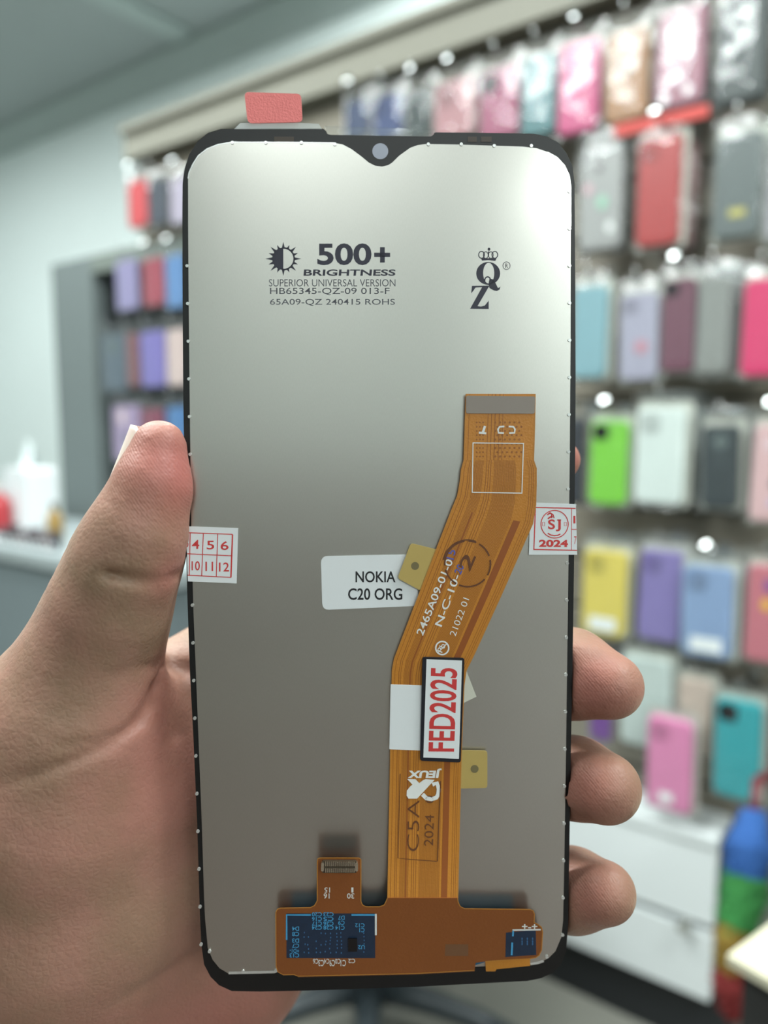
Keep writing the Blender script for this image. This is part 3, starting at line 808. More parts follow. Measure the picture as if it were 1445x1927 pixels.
# model label
SH = PH + .0003
s1 = sticker(rpoly([(603.5, 1047), (775, 1043.5), (790, 1140), (606.5, 1148)], [13, 3, 3, 13]), SH)
pr = MB(); PS = SH + .00002
text(pr, 'NOKIA', box4(669, 1075, 744, 1096), PS, .014); text(pr, 'C20 ORG', box4(655, 1107, 757, 1129), PS, .014)
pr.obj('label_print', m_blk, s1)
# month grid seal wrapped round the bezel edge
def edge_flap(poly_edge, sgn):
    def fn(mb):
        (x0, y0), (x1, y1) = poly_edge
        a, b = L(x0, y0, SH), L(x1, y1, SH)
        o = Vector((sgn * .0001, 0, 0)); d = Vector((sgn * .0003, 0, -.0019))
        mb.add([a, b, b + d, a + d], [(0, 1, 2, 3)])
    return fn
s2 = sticker([(350, 990.5), (448, 994), (445, 1098), (353.5, 1094)], SH, flap=edge_flap(((350, 990.5), (353.5, 1094)), -1))
pr = MB(); g = 1.7
def gl(a, b): stroke(pr, [a, b], g, PS)
gl((354, 1002.5), (437.5, 1005.5)); gl((352, 1042), (436, 1046)); gl((353, 1082.5), (434.5, 1086.5))
for xt, xb in ((437.5, 434.5), (409.5, 407), (382.5, 379.5), (358, 356)): stroke(pr, [(xt, 1003 + (xt - 354) * .035), (xb, 1083 + (xt - 354) * .045)], 1.6 if xt < 430 else 2.6, PS)
text(pr, '3', box4(350.5, 1013.5, 354.5, 1029.5), PS, .01); text(pr, '4', box4(361, 1016, 375, 1033), PS, .012); text(pr, '5', box4(389, 1017.5, 403, 1034), PS, .012); text(pr, '6', box4(415, 1018.5, 430, 1035), PS, .012)
text(pr, '10', box4(360.5, 1056, 376, 1073.5), PS, .01); text(pr, '11', box4(386.5, 1057, 401, 1074.5), PS, .012); text(pr, '12', box4(412, 1058.5, 431, 1075.5), PS, .01)
pr.obj('seal_print', m_red, s2)
# round emblem seal, opposite edge
s3 = sticker([(998, 945.5), (1083.5, 949), (1086, 1044), (995, 1044)], SH, flap=edge_flap(((1083.5, 949), (1086, 1044)), 1))
pr = MB()
def zs(x, y): return (980 + x / 12.04, 930 + y / 12.04)
stroke(pr, [zs(330, 300), zs(1240, 322)], 2, PS); stroke(pr, [zs(330, 295), zs(295, 1255)], 2, PS); stroke(pr, [zs(285, 1252), zs(1275, 1272)], 2, PS)
stroke(pr, [zs(1150, 330), zs(1145, 1265)], 1.1, PS); stroke(pr, [zs(1155, 797), zs(1262, 797)], 1.4, PS)
stroke(pr, circ(*zs(765, 680), 25.6, 26, 40), 1.8, PS, True)
text(pr, 'S', [zs(615, 795), zs(775, 795), zs(775, 570), zs(615, 570)], PS, .02); text(pr, 'J', [zs(790, 840), zs(905, 840), zs(905, 572), zs(790, 572)], PS, .02)
stroke(pr, [zs(820, 585), zs(912, 585)], 2, PS)
text(pr, '2024', [zs(410, 1195), zs(1070, 1200), zs(1070, 1035), zs(410, 1030)], PS, .04)
text(pr, '1', [zs(1190, 660), zs(1235, 660), zs(1235, 490), zs(1190, 490)], PS, -.005); text(pr, '7', [zs(1205, 1130), zs(1262, 1130), zs(1262, 955), zs(1205, 955)], PS, -.005)
for x in (515, 1010): stroke(pr, [zs(x - 25, 635), zs(x + 25, 635), zs(x + 25, 715), zs(x - 25, 715)], 1, PS, True)
stroke(pr, [zs(600, 470), zs(660, 420), zs(730, 470), zs(755, 530), zs(700, 500), zs(660, 520), zs(610, 560)], 2.6, PS)
stroke(pr, [zs(640, 440), zs(700, 440), zs(690, 540)], 2.4, PS)
stroke(pr, [zs(610, 885), zs(680, 925), zs(760, 940), zs(840, 930), zs(895, 900)], 2.2, PS)
pr.obj('seal_print', m_red, s3)

# --- flex cable
ST = [((876, 741), (1008, 741)), ((874, 800), (1007, 800)), ((872, 866), (1005, 866)), ((867, 884), (1010, 881)), ((865, 905), (1010, 912)), ((860, 933), (1009, 950)), ((850, 957), (1003, 986)),
      ((803, 1078), (945, 1118)), ((757, 1198), (893, 1232)), ((741, 1240), (878, 1262)), ((737, 1262), (874, 1290)), ((734, 1400), (869, 1415)), *[((734 - 5.5 * k / 9, 1415 + 279 * k / 9), (868.5 - 6.5 * k / 9, 1425 + 269 * k / 9)) for k in range(1, 10)]]
FH = [.0013] * 12 + [.0013 + .0023 * (k / 9) ** 2 for k in range(1, 10)]
def flex_pt(i, t, dh=0.0):
    a, b = ST[i]; return L(a[0] + (b[0] - a[0]) * t, a[1] + (b[1] - a[1]) * t, FH[i] + dh)
m_flex = mat('polyimide_amber', (192, 126, 46), .34, var=.07, scale=120, bump=.06, bscale=2500)
m_trace = mat('copper_trace', (150, 90, 34), .4, var=.08, scale=200)
m_trace2 = mat('copper_dark', (146, 80, 32), .4, var=.08, scale=200)
m_gold = mat('gold_tab', (196, 172, 104), .38, .25, var=.06, scale=300)
mb = MB(); nS = len(ST); T = [0, .25, .5, .75, 1]
v = [flex_pt(i, t) for i in range(nS) for t in T] + [flex_pt(i, t, -.00012) for i in range(nS) for t in T]
nv = nS * 5; f = []
for i in range(nS - 1):
    for k in range(4):
        q = (i * 5 + k, (i + 1) * 5 + k, (i + 1) * 5 + k + 1, i * 5 + k + 1); f.append(q); f.append(tuple(nv + j for j in q[::-1]))
    f.append((i * 5, nv + i * 5, nv + (i + 1) * 5, (i + 1) * 5)); f.append((i * 5 + 4, (i + 1) * 5 + 4, nv + (i + 1) * 5 + 4, nv + i * 5 + 4))
f.append(tuple(range(5)) + tuple(nv + 4 - k for k in range(5)))
flex = mb.add(v, f).obj('flex_cable', m_flex, panel)
def flex_h(p):                                # height of the cable surface at a pixel
    ys = [(a[1] + b[1]) / 2 for a, b in ST]
    return float(np.interp(p[1], ys, FH)) + .00008
def traces(mb, lines, i0, i1, dh=.00002):
    for t, wd in lines:
        n = i1 - i0 + 1
        v = [flex_pt(i, t - wd / 2, dh) for i in range(i0, i1 + 1)] + [flex_pt(i, t + wd / 2, dh) for i in range(i0, i1 + 1)]
        mb.add(v, [(k, k + 1, n + k + 1, n + k) for k in range(n - 1)])
tr = MB()
fine = [(.045, .006), (.10, .008), (.125, .006)] + [(.17 + .0145 * k, .0055) for k in range(9)] + [(.335, .008), (.365, .008), (.395, .008)] + [(.44 + .0135 * k, .005) for k in range(22)] + [(.90, .006), (.93, .006), (.955, .006)]
traces(tr, fine, 2, nS - 1)
traces(tr, [(.06, .006), (.33, .008), (.38, .01), (.43, .012), (.49, .012), (.54, .008)], 0, 2)
for k in range(6):
    for j in range(9):
        x, y = 932 + k * 9 + (j % 2) * 4, 795 + j * 8
        sheet(circ(x, y, 2.2, n=6), lambda p: .00132, 0, tr)
for k in range(3):
    for j in range(9): sheet(circ(897 + k * 6, 795 + j * 8, 1.8, n=6), lambda p: .00132, 0, tr)
tr.obj('copper_traces', m_trace, flex)
tr = MB(); traces(tr, [(.80, .085), (.255, .016)], 6, nS - 1, .000025); tr.obj('wide_trace', m_trace2, flex)
sheet(rpoly([(877, 744.5), (1007, 746), (1006, 778.5), (877, 778)], 4), lambda p: .00145, .00014).obj('connector_stiffener', mat('stiffener_grey', (142, 132, 124), .4, var=.03), flex)
def hole_tab(poly, hole, hr, h):
    o = sheet(rpoly(poly, [4, 6, 6, 6, 6, 4][:len(poly)]), h, .00016).obj('ground_tab', m_gold, flex)
    return o
HT = .0012
t1 = hole_tab([(826, 1035), (773, 1022), (748, 1088), (792, 1112)], None, 0, HT)
t2 = hole_tab([(860, 1412), (917, 1413), (917, 1483), (860, 1484)], None, 0, .0012)
for c_ in ((781, 1065), (893, 1447)):
    sheet(circ(*c_, 7.5, n=18), .00123, 0).obj('tab_hole', mat('hole_shadow', (116, 106, 72), .6), flex)
# white silkscreen on the cable
m_silk = mat('silkscreen_white', (226, 228, 226), .55, var=.04, scale=900)
sk = MB()
stroke(sk, [(890, 833.5), (985, 834.5), (982, 928), (888.5, 926.5)], 2.6, flex_h, True)
stroke(sk, [(901, 814), (915, 815.5)], 4, flex_h); stroke(sk, [(908.5, 814), (912.5, 801.5)], 4.5, flex_h)
for x0, d in ((937, 1), (969, -1)):
    stroke(sk, [(x0 + 12 * d, 802.5), (x0 + 3 * d, 803), (x0, 808), (x0 + 1 * d, 814.5), (x0 + 11 * d, 815)], 3.4, flex_h)
text(sk, '2465A09-01-0', slant((796, 1197), (853, 1056), 14.5), flex_h, .012)
text(sk, 'N-C-10-', slant((831, 1180), (866, 1084), 14), flex_h, .012)
text(sk, '21022 01', slant((857, 1198), (883, 1128), 12), flex_h, -.004)
stroke(sk, circ(832, 1219.5, 12.2, 12.4, 26), 2.8, flex_h, True)
text(sk, 'Pb', slant((832, 1229), (839, 1214), 11), flex_h, .012); stroke(sk, [(824, 1228), (841, 1211)], 2, flex_h)
sk.obj('silkscreen', m_silk, flex)
bl = MB(); text(bl, '15', slant((853.5, 1054), (858, 1036), 14.5), flex_h, .012); text(bl, '20', slant((867, 1082), (874, 1066), 14), flex_h, .012)
bl.obj('marker_blue_print', mat('marker_blue', (86, 92, 170), .5), flex)
st = MB()
dash = [(-60, -20), (-10, 30), (42, 112), (120, 165), (176, 262), (272, 292)]
for a0, a1 in dash: stroke(st, circ(880, 1061, 43, 43, 16, a0, a1), 3, lambda p: flex_h(p) + .00002)
stroke(st, circ(880, 1061, 46, 45, 12, 190, 290), 2.4, lambda p: flex_h(p) + .00002)
text(st, '2', slant((884, 1076), (896, 1048), 24), lambda p: flex_h(p) + .00001, .012)
st.obj('round_stamp', mat('stamp_ink', (98, 56, 28), .5), flex)
st = MB()
# lower rectangular stamp
hs = lambda p: flex_h(p) + .00003
stroke(st, [(753, 1456), (751, 1530), (749, 1615), (770, 1617), (822, 1621)], 1.5, hs); stroke(st, [(829, 1470), (826, 1540), (823, 1621)], 1.7, hs)
text(st, 'C5A0', slant((788, 1602), (790, 1480), 22), hs, -.012); text(st, '2024', slant((815, 1592), (817, 1534), 17), hs, -.004); text(st, '0', slant((816, 1512), (817, 1498), 16), hs, -.004)
st.obj('box_stamp', MATS['stamp_ink'], flex)
# upside-down maker mark
mk = MB()
text(mk, 'JEUX', box4r(767, 1446, 831, 1464), hs, .045, .12)
def zj(x, y): return (740 + x / 8.03, 1420 + y / 8.03)
def poly_z(pts): return [zj(*p) for p in pts]
sheet(poly_z([(210, 370), (335, 372), (392, 430), (460, 380), (490, 372), (625, 380), (360, 665), (230, 665), (200, 620), (205, 545), (255, 480), (290, 455)]), hs, 0, mk)
stroke(mk, [zj(440, 600), zj(500, 660), zj(580, 675), zj(650, 650), zj(680, 600), zj(688, 520), zj(660, 430), zj(590, 455)], 8, hs)
mk.obj('maker_mark', m_silk, flex)
# dated seal over white tape
sheet([(735, 1288), (796, 1290), (792, 1412.5), (732.5, 1410)], lambda p: .0014, .00008).obj('white_tape', m_paper, flex)
sheet([(864, 1240), (876, 1258), (896.5, 1311), (870, 1324), (860, 1300)], lambda p: .00128, .00006).obj('tape_corner', mat('tape_cream', (206, 206, 192), .5), flex)
sh = .0018
seal = sheet(rpoly([(795, 1236.5), (874, 1238.5), (867, 1435), (790.5, 1431.5)], 5), lambda p: sh, .0003).obj('sticker', mat('seal_black', (22, 24, 34), .4), panel)
sheet([(802.5, 1240.5), (869.5, 1243), (863.5, 1428), (796.5, 1425.5)], lambda p: sh + .00002, 0).obj('sticker_face', m_paper, seal)
pr = MB()
text(pr, 'FED2025', [(855, 1414.5), (861, 1258), (810.5, 1255.5), (805.5, 1414)], lambda p: sh + .00004, .018)
pr.obj('seal_print', m_red, seal)

# --- driver board at the bottom
def bh(p): return .0012 + (1836 - p[1]) / 126.0 * .0022
BO = [(519, 1728), (519, 1717), (522, 1711), (528, 1709), (584, 1708), (592, 1704), (597, 1695), (597, 1622), (598, 1616), (602, 1614.5), (675, 1614.5), (679, 1617), (679, 1696), (682, 1703), (689, 1706.5), (714, 1706.5), (723, 1703), (727, 1695), (729, 1690),
      (861, 1690), (862, 1698), (866, 1706), (874, 1710), (997, 1711.5), (1003, 1714), (1005.5, 1720), (1005, 1736), (1013, 1740), (1019, 1745), (1021, 1754), (1019, 1788), (1014, 1798), (1008, 1802), (997.5, 1804), (930, 1808), (913, 1809.5), (895, 1812), (893, 1826), (781, 1832), (561, 1837), (553, 1834), (533, 1834.5), (523, 1829), (519.5, 1819)]
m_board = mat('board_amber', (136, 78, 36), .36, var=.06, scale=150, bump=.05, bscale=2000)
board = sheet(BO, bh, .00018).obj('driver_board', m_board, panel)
sheet([(546, 1710), (976, 1714), (978, 1800), (935, 1803), (890, 1818), (560, 1828), (546, 1824)], lambda p: bh(p) - .00019, .00005).obj('backing_film', mat('backing_blue', (40, 92, 124), .3, var=.1), board)
m_edge = mat('edge_amber', (186, 126, 54), .35, var=.05)
stroke(MB(), BO[:19], 1.8, lambda p: bh(p) + .00003).obj('board_edge', m_edge, board)
stroke(MB(), BO[19:36], 1.8, lambda p: bh(p) + .00003).obj('board_edge', m_edge, board)
stroke(MB(), BO[37:] + BO[:1], 1.6, lambda p: bh(p) + .00003).obj('board_edge', m_edge, board)
for t_ in (0.008, .992):
    eb = MB(); traces(eb, [(t_, .014)], 0, nS - 1, .00003); eb.obj('cable_edge', m_edge, flex)
# folded edges running down to the glass
fold = MB()
for (xa, ya), (xb, yb) in (((561, 1837), (781, 1832)), ((781, 1832), (893, 1826))):
    pts = []
    for k in range(6):
        a = k / 5 * math.pi / 2
        dh, dd = .0012 * (1 - math.cos(a)), 2.2 * math.sin(a)
        pts.append((L(xa, ya + dd, .0012 - dh + bh((xa, ya)) - .0012), L(xb, yb + dd, .0012 - dh + bh((xb, yb)) - .0012)))
    v = [q for p in pts for q in p]; fold.add(v, [(2 * k, 2 * k + 2, 2 * k + 3, 2 * k + 1)[::-1] for k in range(5)])
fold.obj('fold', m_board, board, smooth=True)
sheet([(913, 1809), (930, 1808), (997.5, 1803), (997.5, 1817.5), (934, 1824), (932, 1828), (914.5, 1828)], lambda p: .00075, .0001).obj('fold_tongue', m_flex, board)
bs = lambda p: bh(p) + .00003
bs2 = lambda p: bh(p) + .00005
sheet([(539, 1719), (706, 1719), (706, 1803), (539, 1803)], bs, 0).obj('component_window', mat('window_blue', (30, 48, 72), .35, var=.25, scale=900), board)
sheet([(952, 1755), (1008, 1750), (1009, 1797), (951, 1801)], bs, 0).obj('component_window', MATS['window_blue'], board)
sheet([(655, 1767), (672, 1767), (672, 1791), (655, 1791)], lambda p: bh(p) + .0004, .0005).obj('chip', mat('chip_black', (14, 16, 20), .3), board)
sheet([(838, 1777), (881, 1777), (881, 1799), (837, 1799)], bs, 0).obj('solder_mark', mat('solder_brown', (120, 84, 58), .3), board)
def zb_(x, y): return (490 + x / 5.78, 1690 + y / 5.78)
m_sblue = mat('silk_blue', (74, 164, 216), .5, var=.06)
b1 = MB()
stroke(b1, [zb_(548, 184), zb_(285, 184), zb_(285, 455)], 3.2, bs2); stroke(b1, [zb_(990, 184), zb_(1245, 184)], 3.2, bs2)
def tb(mb, s, x0, y0, x1, y1): text(mb, s, box4r(*zb_(x0, y0), *zb_(x1, y1)), bs2, .012)
for s, y0 in (('D4', 310), ('C8', 368), ('D3', 440), ('C7', 495), ('+D1-', 552), ('C13', 600)): tb(b1, s, 345 if len(s) == 2 else 318, y0, 420, y0 + 46)
for s, y0 in (('C20', 155), ('C16', 205), ('C17', 255), ('C24', 300)): tb(b1, s, 560, y0, 668, y0 + 44)
for s, y0 in (('C23', 155), ('C5', 205), ('C26', 255), ('C28', 300)): tb(b1, s, 685, y0, 795, y0 + 44)
for s, y0 in (('D7', 190), ('C9', 245), ('C14', 300)): tb(b1, s, 845 if len(s) == 2 else 815, y0, 915, y0 + 46)
tb(b1, 'C12', 1030, 275, 1132, 318); tb(b1, 'C1', 1075, 325, 1132, 372); tb(b1, 'U2', 1062, 512, 1136, 556)
def zk(x, y): return (940 + x / 11.115, 1700 + y / 11.115)
stroke(b1, [zk(285, 570), zk(278, 690)], 3, bs2); stroke(b1, [zk(265, 820), zk(252, 1085)], 3.4, bs2)
b1.obj('blue_silkscreen', m_sblue, board)['kind'] = 'stuff'
b2 = MB()
stroke(b2, [zb_(1255, 172), zb_(1255, 405)], 3.6, bs2)
for k, s in enumerate(('C6', 'C3', 'C4', 'C9', 'C0', 'C1')): tb(b2, s, 572 + k * 60, 660 + (k % 2) * 12, 630 + k * 60, 715 + (k % 2) * 26)
tb(b2, 'C2', 955, 660, 1030, 708)
text(b2, '15', box4r(610.5, 1670, 621, 1679.5), bs2, .01); text(b2, '16', box4r(609, 1681, 620, 1691), bs2, .01)
text(b2, '1', box4r(661, 1670, 665, 1679.5), bs2, .01); text(b2, '30', box4r(653, 1681, 666.5, 1691), bs2, .01)
stroke(b2, [zk(270, 560), zk(560, 555), zk(860, 550)], 3, bs2)
text(b2, '+-+', box4(982, 1739, 1011, 1748), bs2, .02)
b2.obj('white_silkscreen', m_silk, board)['kind'] = 'stuff'
dt = MB()
rnd = random.Random(3)
for cx_ in (480, 520, 610, 655, 710, 758, 830, 880, 1125):
    for k in range(6):
        y = 380 + k * 42 + rnd.uniform(-8, 8)
        if rnd.random() < .75: sheet(circ(*zb_(cx_ + rnd.uniform(-6, 6), y), 1.2, 1.8, 6), bs2, 0, dt)
for cx_ in (470, 580, 690):
    for y in (740, 800, 850): sheet(circ(*zk(cx_, y), 1.4, 2.6, 6), bs2, 0, dt)
dt.obj('solder_points', mat('solder_blue', (70, 120, 170), .3, .3), board)['kind'] = 'stuff'
# board-to-board connector
conn = sheet(rpoly([(606, 1621), (671, 1621), (671, 1643), (606, 1643)], 3), lambda p: bh(p) + .0007, .0009).obj('connector', mat('conn_dark', (70, 60, 48), .4), board)
m_pin = mat('pin_metal', (214, 208, 190), .25, .9, var=.03)
pn = MB()
for k in range(15):
    x = 612 + k * 3.8
    sheet([(x, 1622), (x + 1.9, 1622), (x + 1.9, 1630), (x, 1630)], lambda p: bh(p) + .00085, .0002, pn)
    sheet([(x, 1634), (x + 1.9, 1634), (x + 1.9, 1642), (x, 1642)], lambda p: bh(p) + .00085, .0002, pn)
for x in (604, 668): sheet(rpoly([(x, 1624), (x + 5.5, 1624), (x + 5.5, 1640), (x, 1640)], 2.5), lambda p: bh(p) + .0009, .0008, pn)
pn.obj('connector_pins', m_pin, board)
# ------------------------------------------------------------------ the hand (one continuous skin, nails as children)
def P(px, py, z): return np.array([(px - CX) / F * z, (py - CY) / F * z, z])     # millimetres, photo axes
HS = 0.75                                                                           # grid step in mm
LO = np.array([-138.0, -26.0, 92.0]); HI = np.array([66.0, 352.0, 226.0])
nx, ny, nz = [int(math.ceil(q)) + 1 for q in (HI - LO) / HS]
gx = (LO[0] + HS * np.arange(nx)).astype(np.float32); gy = (LO[1] + HS * np.arange(ny)).astype(np.float32); gz = (LO[2] + HS * np.arange(nz)).astype(np.float32)
phi = np.full((nx, ny, nz), 30.0, np.float32)

def smin(a, b, k):
    h = np.clip(0.5 + 0.5 * (b - a) / k, 0, 1)
    return b + (a - b) * h - k * h * (1 - h)

def cone_sd(X, Y, Z, a, b, r1, r2):
    """rounded cone from a (r1) to b (r2)"""
    ba = b - a; l2 = float(ba @ ba); rr = r1 - r2; a2 = l2 - rr * rr; il2 = 1.0 / l2
    px, py, pz = X - a[0], Y - a[1], Z - a[2]
    y = px * ba[0] + py * ba[1] + pz * ba[2]
    z = y - l2
    x2 = (px * l2 - ba[0] * y) ** 2 + (py * l2 - ba[1] * y) ** 2 + (pz * l2 - ba[2] * y) ** 2
    y2 = y * y * l2; z2 = z * z * l2
    k = np.sign(rr) * rr * rr * x2
    d = (np.sqrt(x2 * a2 * il2) + y * rr) * il2 - r1
    c1 = np.sign(z) * a2 * z2 > k; c2 = np.sign(y) * a2 * y2 < k
    d = np.where(c2, np.sqrt(x2 + y2) * il2 - r1, d)
    d = np.where(c1, np.sqrt(x2 + z2) * il2 - r2, d)
    return d.astype(np.float32)

def window(lo, hi):
    i0 = np.maximum(((lo - LO) / HS).astype(int), 0); i1 = np.minimum(((hi - LO) / HS).astype(int) + 2, [nx, ny, nz])
    sl = tuple(slice(a, b) for a, b in zip(i0, i1))
    X, Y, Z = np.meshgrid(gx[sl[0]], gy[sl[1]], gz[sl[2]], indexing='ij', sparse=True)
    return sl, X, Y, Z

def chain(pts, k_in, k_out):
    """pts: (px, py, z, r); blended among themselves with k_in, to the rest with k_out"""
    global phi
    c = [P(*p[:3]) for p in pts]; r = [p[3] for p in pts]; mg = 12
    lo = np.min([q - s for q, s in zip(c, r)], 0) - mg; hi = np.max([q + s for q, s in zip(c, r)], 0) + mg
    sl, X, Y, Z = window(lo, hi)
    d = None
    for i in range(len(c) - 1):
        e = cone_sd(X, Y, Z, c[i], c[i + 1], r[i], r[i + 1])
        d = e if d is None else smin(d, e, k_in)
    phi[sl] = smin(phi[sl], d, k_out)

# palm and wrist
chain([(330, 1322, 175, 11.5), (270, 1600, 184, 17), (210, 1900, 190, 19), (130, 2200, 190, 20)], 4, 6)
chain([(460, 1400, 182, 12.0), (360, 1650, 188, 16), (270, 1900, 192, 19)], 4, 8)
chain([(490, 1560, 184, 12.0), (400, 1760, 189, 16), (300, 1960, 192, 19)], 4, 8)
chain([(520, 1730, 186, 11.5), (440, 1800, 186, 17.0), (300, 2000, 190, 18)], 4, 8)
chain([(60, 2050, 184, 20), (-40, 2420, 178, 25), (-120, 2800, 168, 28), (-320, 4000, 134, 32)], 5, 10)
chain([(270, 2080, 190, 18), (180, 2420, 184, 23), (60, 2800, 172, 26), (-140, 4000, 138, 30)], 5, 10)
# thenar
chain([(172, 1240, 150, 12.3), (140, 1360, 155, 18.0), (110, 1500, 160, 23.0), (100, 1680, 167, 26.0), (130, 1880, 178, 25.0), (180, 2050, 188, 22)], 6, 8)
chain([(240, 1380, 164, 13.0), (255, 1470, 167, 17.5), (250, 1640, 170.5, 20.5), (275, 1780, 176.5, 18.5), (300, 1880, 184, 18)], 6, 8)
chain([(200, 1340, 161, 13.0), (250, 1400, 167, 13.5), (330, 1420, 172, 12.5)], 5, 6)
# thumb: a front and a back chain make it broader in depth than it is thick
TH = [(300, 843, 140, 5.0), (287, 918, 140, 6.6), (260, 1000, 141, 8.5), (238, 1055, 142.5, 9.5), (222, 1098, 144, 9.6), (204, 1148, 146, 10.8), (172, 1236, 150, 12.2)]
chain(TH, 3, 4)
chain([(298, 848, 145.5, 4.6), (282, 920, 147, 6.2), (255, 1002, 149, 8.4), (232, 1065, 150.5, 9.6), (205, 1150, 153, 10.8), (175, 1240, 156, 12)], 3, 4)
# fingers behind and round the far edge
chain([(335, 1305, 173, 11.8), (600, 1135, 181, 10.2), (790, 1015, 178, 9.0), (930, 925, 172, 7.6), (1053, 866, 166, 4.4)], 2, 3)
chain([(450, 1400, 180, 11.5), (690, 1300, 182, 10.4), (880, 1255, 173, 9.4), (1000, 1254, 165.5, 9.2), (1072, 1267, 158, 9.0), (1148, 1291, 151.5, 6.5)], 2, 2)
chain([(480, 1560, 183, 11.5), (700, 1480, 181, 9.8), (890, 1455, 172, 9.0), (1010, 1452, 165, 8.7), (1086, 1464, 158, 8.0), (1139, 1483, 151, 6.9)], 2, 2)
chain([(515, 1725, 184, 10.5), (750, 1690, 179, 8.8), (930, 1672, 170, 8.2), (1010, 1672, 166, 8.1), (1078, 1674, 161, 8.1), (1138, 1680, 154, 6.1)], 2, 1.5)
# joint bulges and flexion creases, cut as shallow grooves on the palm side
X, Y, Z = np.meshgrid(gx, gy, gz, indexing='ij', sparse=True)
def groove(pts, depth, width):
    global phi
    c = [P(*p) for p in pts]
    lo = np.min(c, 0) - 9; hi = np.max(c, 0) + 9
    sl, X, Y, Z = window(lo, hi)
    best = None
    for a, b in zip(c[:-1], c[1:]):
        ba = b - a; t = np.clip(((X - a[0]) * ba[0] + (Y - a[1]) * ba[1] + (Z - a[2]) * ba[2]) / float(ba @ ba), 0, 1)
        d2 = (X - a[0] - t * ba[0]) ** 2 + (Y - a[1] - t * ba[1]) ** 2 + ((Z - a[2] - t * ba[2]) * .45) ** 2
        best = d2 if best is None else np.minimum(best, d2)
    phi[sl] += depth * np.exp(-best / (width * width)).astype(np.float32)
groove([(336, 1084, 141), (318, 1096, 136.5), (285, 1098, 134), (245, 1090, 133), (205, 1078, 134)], 1.7, .95)
for q in (0, 1, 2, 3): groove([(118 - 9 * q, 1040 + 22 * q, 142 + q), (148 - 9 * q, 1040 + 20 * q, 138 + q), (178 - 11 * q, 1052 + 18 * q, 136 + q)], .55 - .08 * q, .7)
groove([(222, 935, 139), (205, 965, 137)], .4, .7)
groove([(296, 1252, 148), (262, 1266, 140), (215, 1275, 137.5)], 1.0, 1.2)
groove([(291, 1256, 153), (288, 1288, 150), (281, 1325, 147), (262, 1352, 145)], 1.5, 1.3)
groove([(288, 1296, 151), (306, 1330, 153), (326, 1385, 154)], .7, 1.3)
groove([(255, 1362, 145), (205, 1402, 140), (140, 1430, 137.5), (60, 1456, 138), (10, 1470, 139.5)], .9, 1.2)
groove([(240, 1372, 143), (190, 1392, 139), (120, 1404, 137)], .5, 1.0)
groove([(300, 1253, 160), (360, 1262, 164)], 1.2, 1.4)
groove([(352, 1796, 160), (300, 1826, 157), (220, 1856, 155), (120, 1872, 154)], .9, 1.8)
# the panel presses into the skin: keep the skin clear of its slab
OUTL = [L(*p) for p in OUT]
nrm = np.array(n_c); oc = np.array(O_c) * 1000; uu = np.array(u_c); vv = np.array(v_c)
ou = np.array([[q.x, q.y] for q in OUTL]) * 1000
pc_ = np.array([plane_cam(*p) for p in OUT]) * 1000
sl, X, Y, Z = window(pc_.min(0) - 8, pc_.max(0) + 8)
du = (X - oc[0]) * uu[0] + (Y - oc[1]) * uu[1] + (Z - oc[2]) * uu[2]
dv = (X - oc[0]) * vv[0] + (Y - oc[1]) * vv[1] + (Z - oc[2]) * vv[2]
dn = (X - oc[0]) * nrm[0] + (Y - oc[1]) * nrm[1] + (Z - oc[2]) * nrm[2]
lft = sorted([(q[1], q[0]) for q in ou if q[0] < 0]); rgt = sorted([(q[1], q[0]) for q in ou if q[0] > 0])
xl_ = np.interp(dv, [a for a, _ in lft], [b for _, b in lft]); xr_ = np.interp(dv, [a for a, _ in rgt], [b for _, b in rgt])
cl = .12
sd = np.maximum.reduce([xl_ - cl - du, du - xr_ - cl, ou[:, 1].min() - cl - dv, dv - ou[:, 1].max() - cl, dn - (.55 + cl), -2.6 - cl - dn])
phi[sl] = np.maximum(phi[sl], -sd.astype(np.float32))

def surface_nets(phi):
    S = phi < 0
    c = np.zeros((nx - 1, ny - 1, nz - 1), np.int8)
    offs = [(i, j, k) for i in (0, 1) for j in (0, 1) for k in (0, 1)]
    for i, j, k in offs: c += S[i:nx - 1 + i, j:ny - 1 + j, k:nz - 1 + k]
    act = np.argwhere((c > 0) & (c < 8))
    idx = np.full(c.shape, -1, np.int64); idx[tuple(act.T)] = np.arange(len(act))
    val = np.stack([phi[act[:, 0] + i, act[:, 1] + j, act[:, 2] + k] for i, j, k in offs], 1)
    pos = np.zeros((len(act), 3)); cnt = np.zeros(len(act)); O = np.array(offs, float)
    for a in range(8):
        for b in range(a + 1, 8):
            if np.abs(O[a] - O[b]).sum() == 1:
                m = (val[:, a] < 0) != (val[:, b] < 0)
                t = val[:, a] / np.where(m, val[:, a] - val[:, b], 1)
                pos += np.where(m[:, None], O[a] + t[:, None] * (O[b] - O[a]), 0); cnt += m
    verts = LO + HS * (act + pos / cnt[:, None])
    faces = []
    for ax in range(3):
        o1, o2 = [q for q in range(3) if q != ax]
        A = [slice(1, -1)] * 3; B = [slice(1, -1)] * 3
        A[ax] = slice(0, -1); B[ax] = slice(1, None)
        s0, s1 = S[tuple(A)], S[tuple(B)]
        e = np.argwhere(s0 != s1)
        inside0 = s0[tuple(e.T)]
        e = e + 1; e[:, ax] -= 1
        def cell(d1, d2):
            q = e.copy(); q[:, o1] -= d1; q[:, o2] -= d2; return idx[q[:, 0], q[:, 1], q[:, 2]]
        q = np.stack([cell(1, 1), cell(0, 1), cell(0, 0), cell(1, 0)], 1)
        flip = inside0 if ax != 1 else ~inside0
        q[~flip] = q[~flip][:, ::-1]
        faces.append(q)
    return verts, np.concatenate(faces)
hv, hf = surface_nets(phi)
hf = hf[(hf >= 0).all(1)]
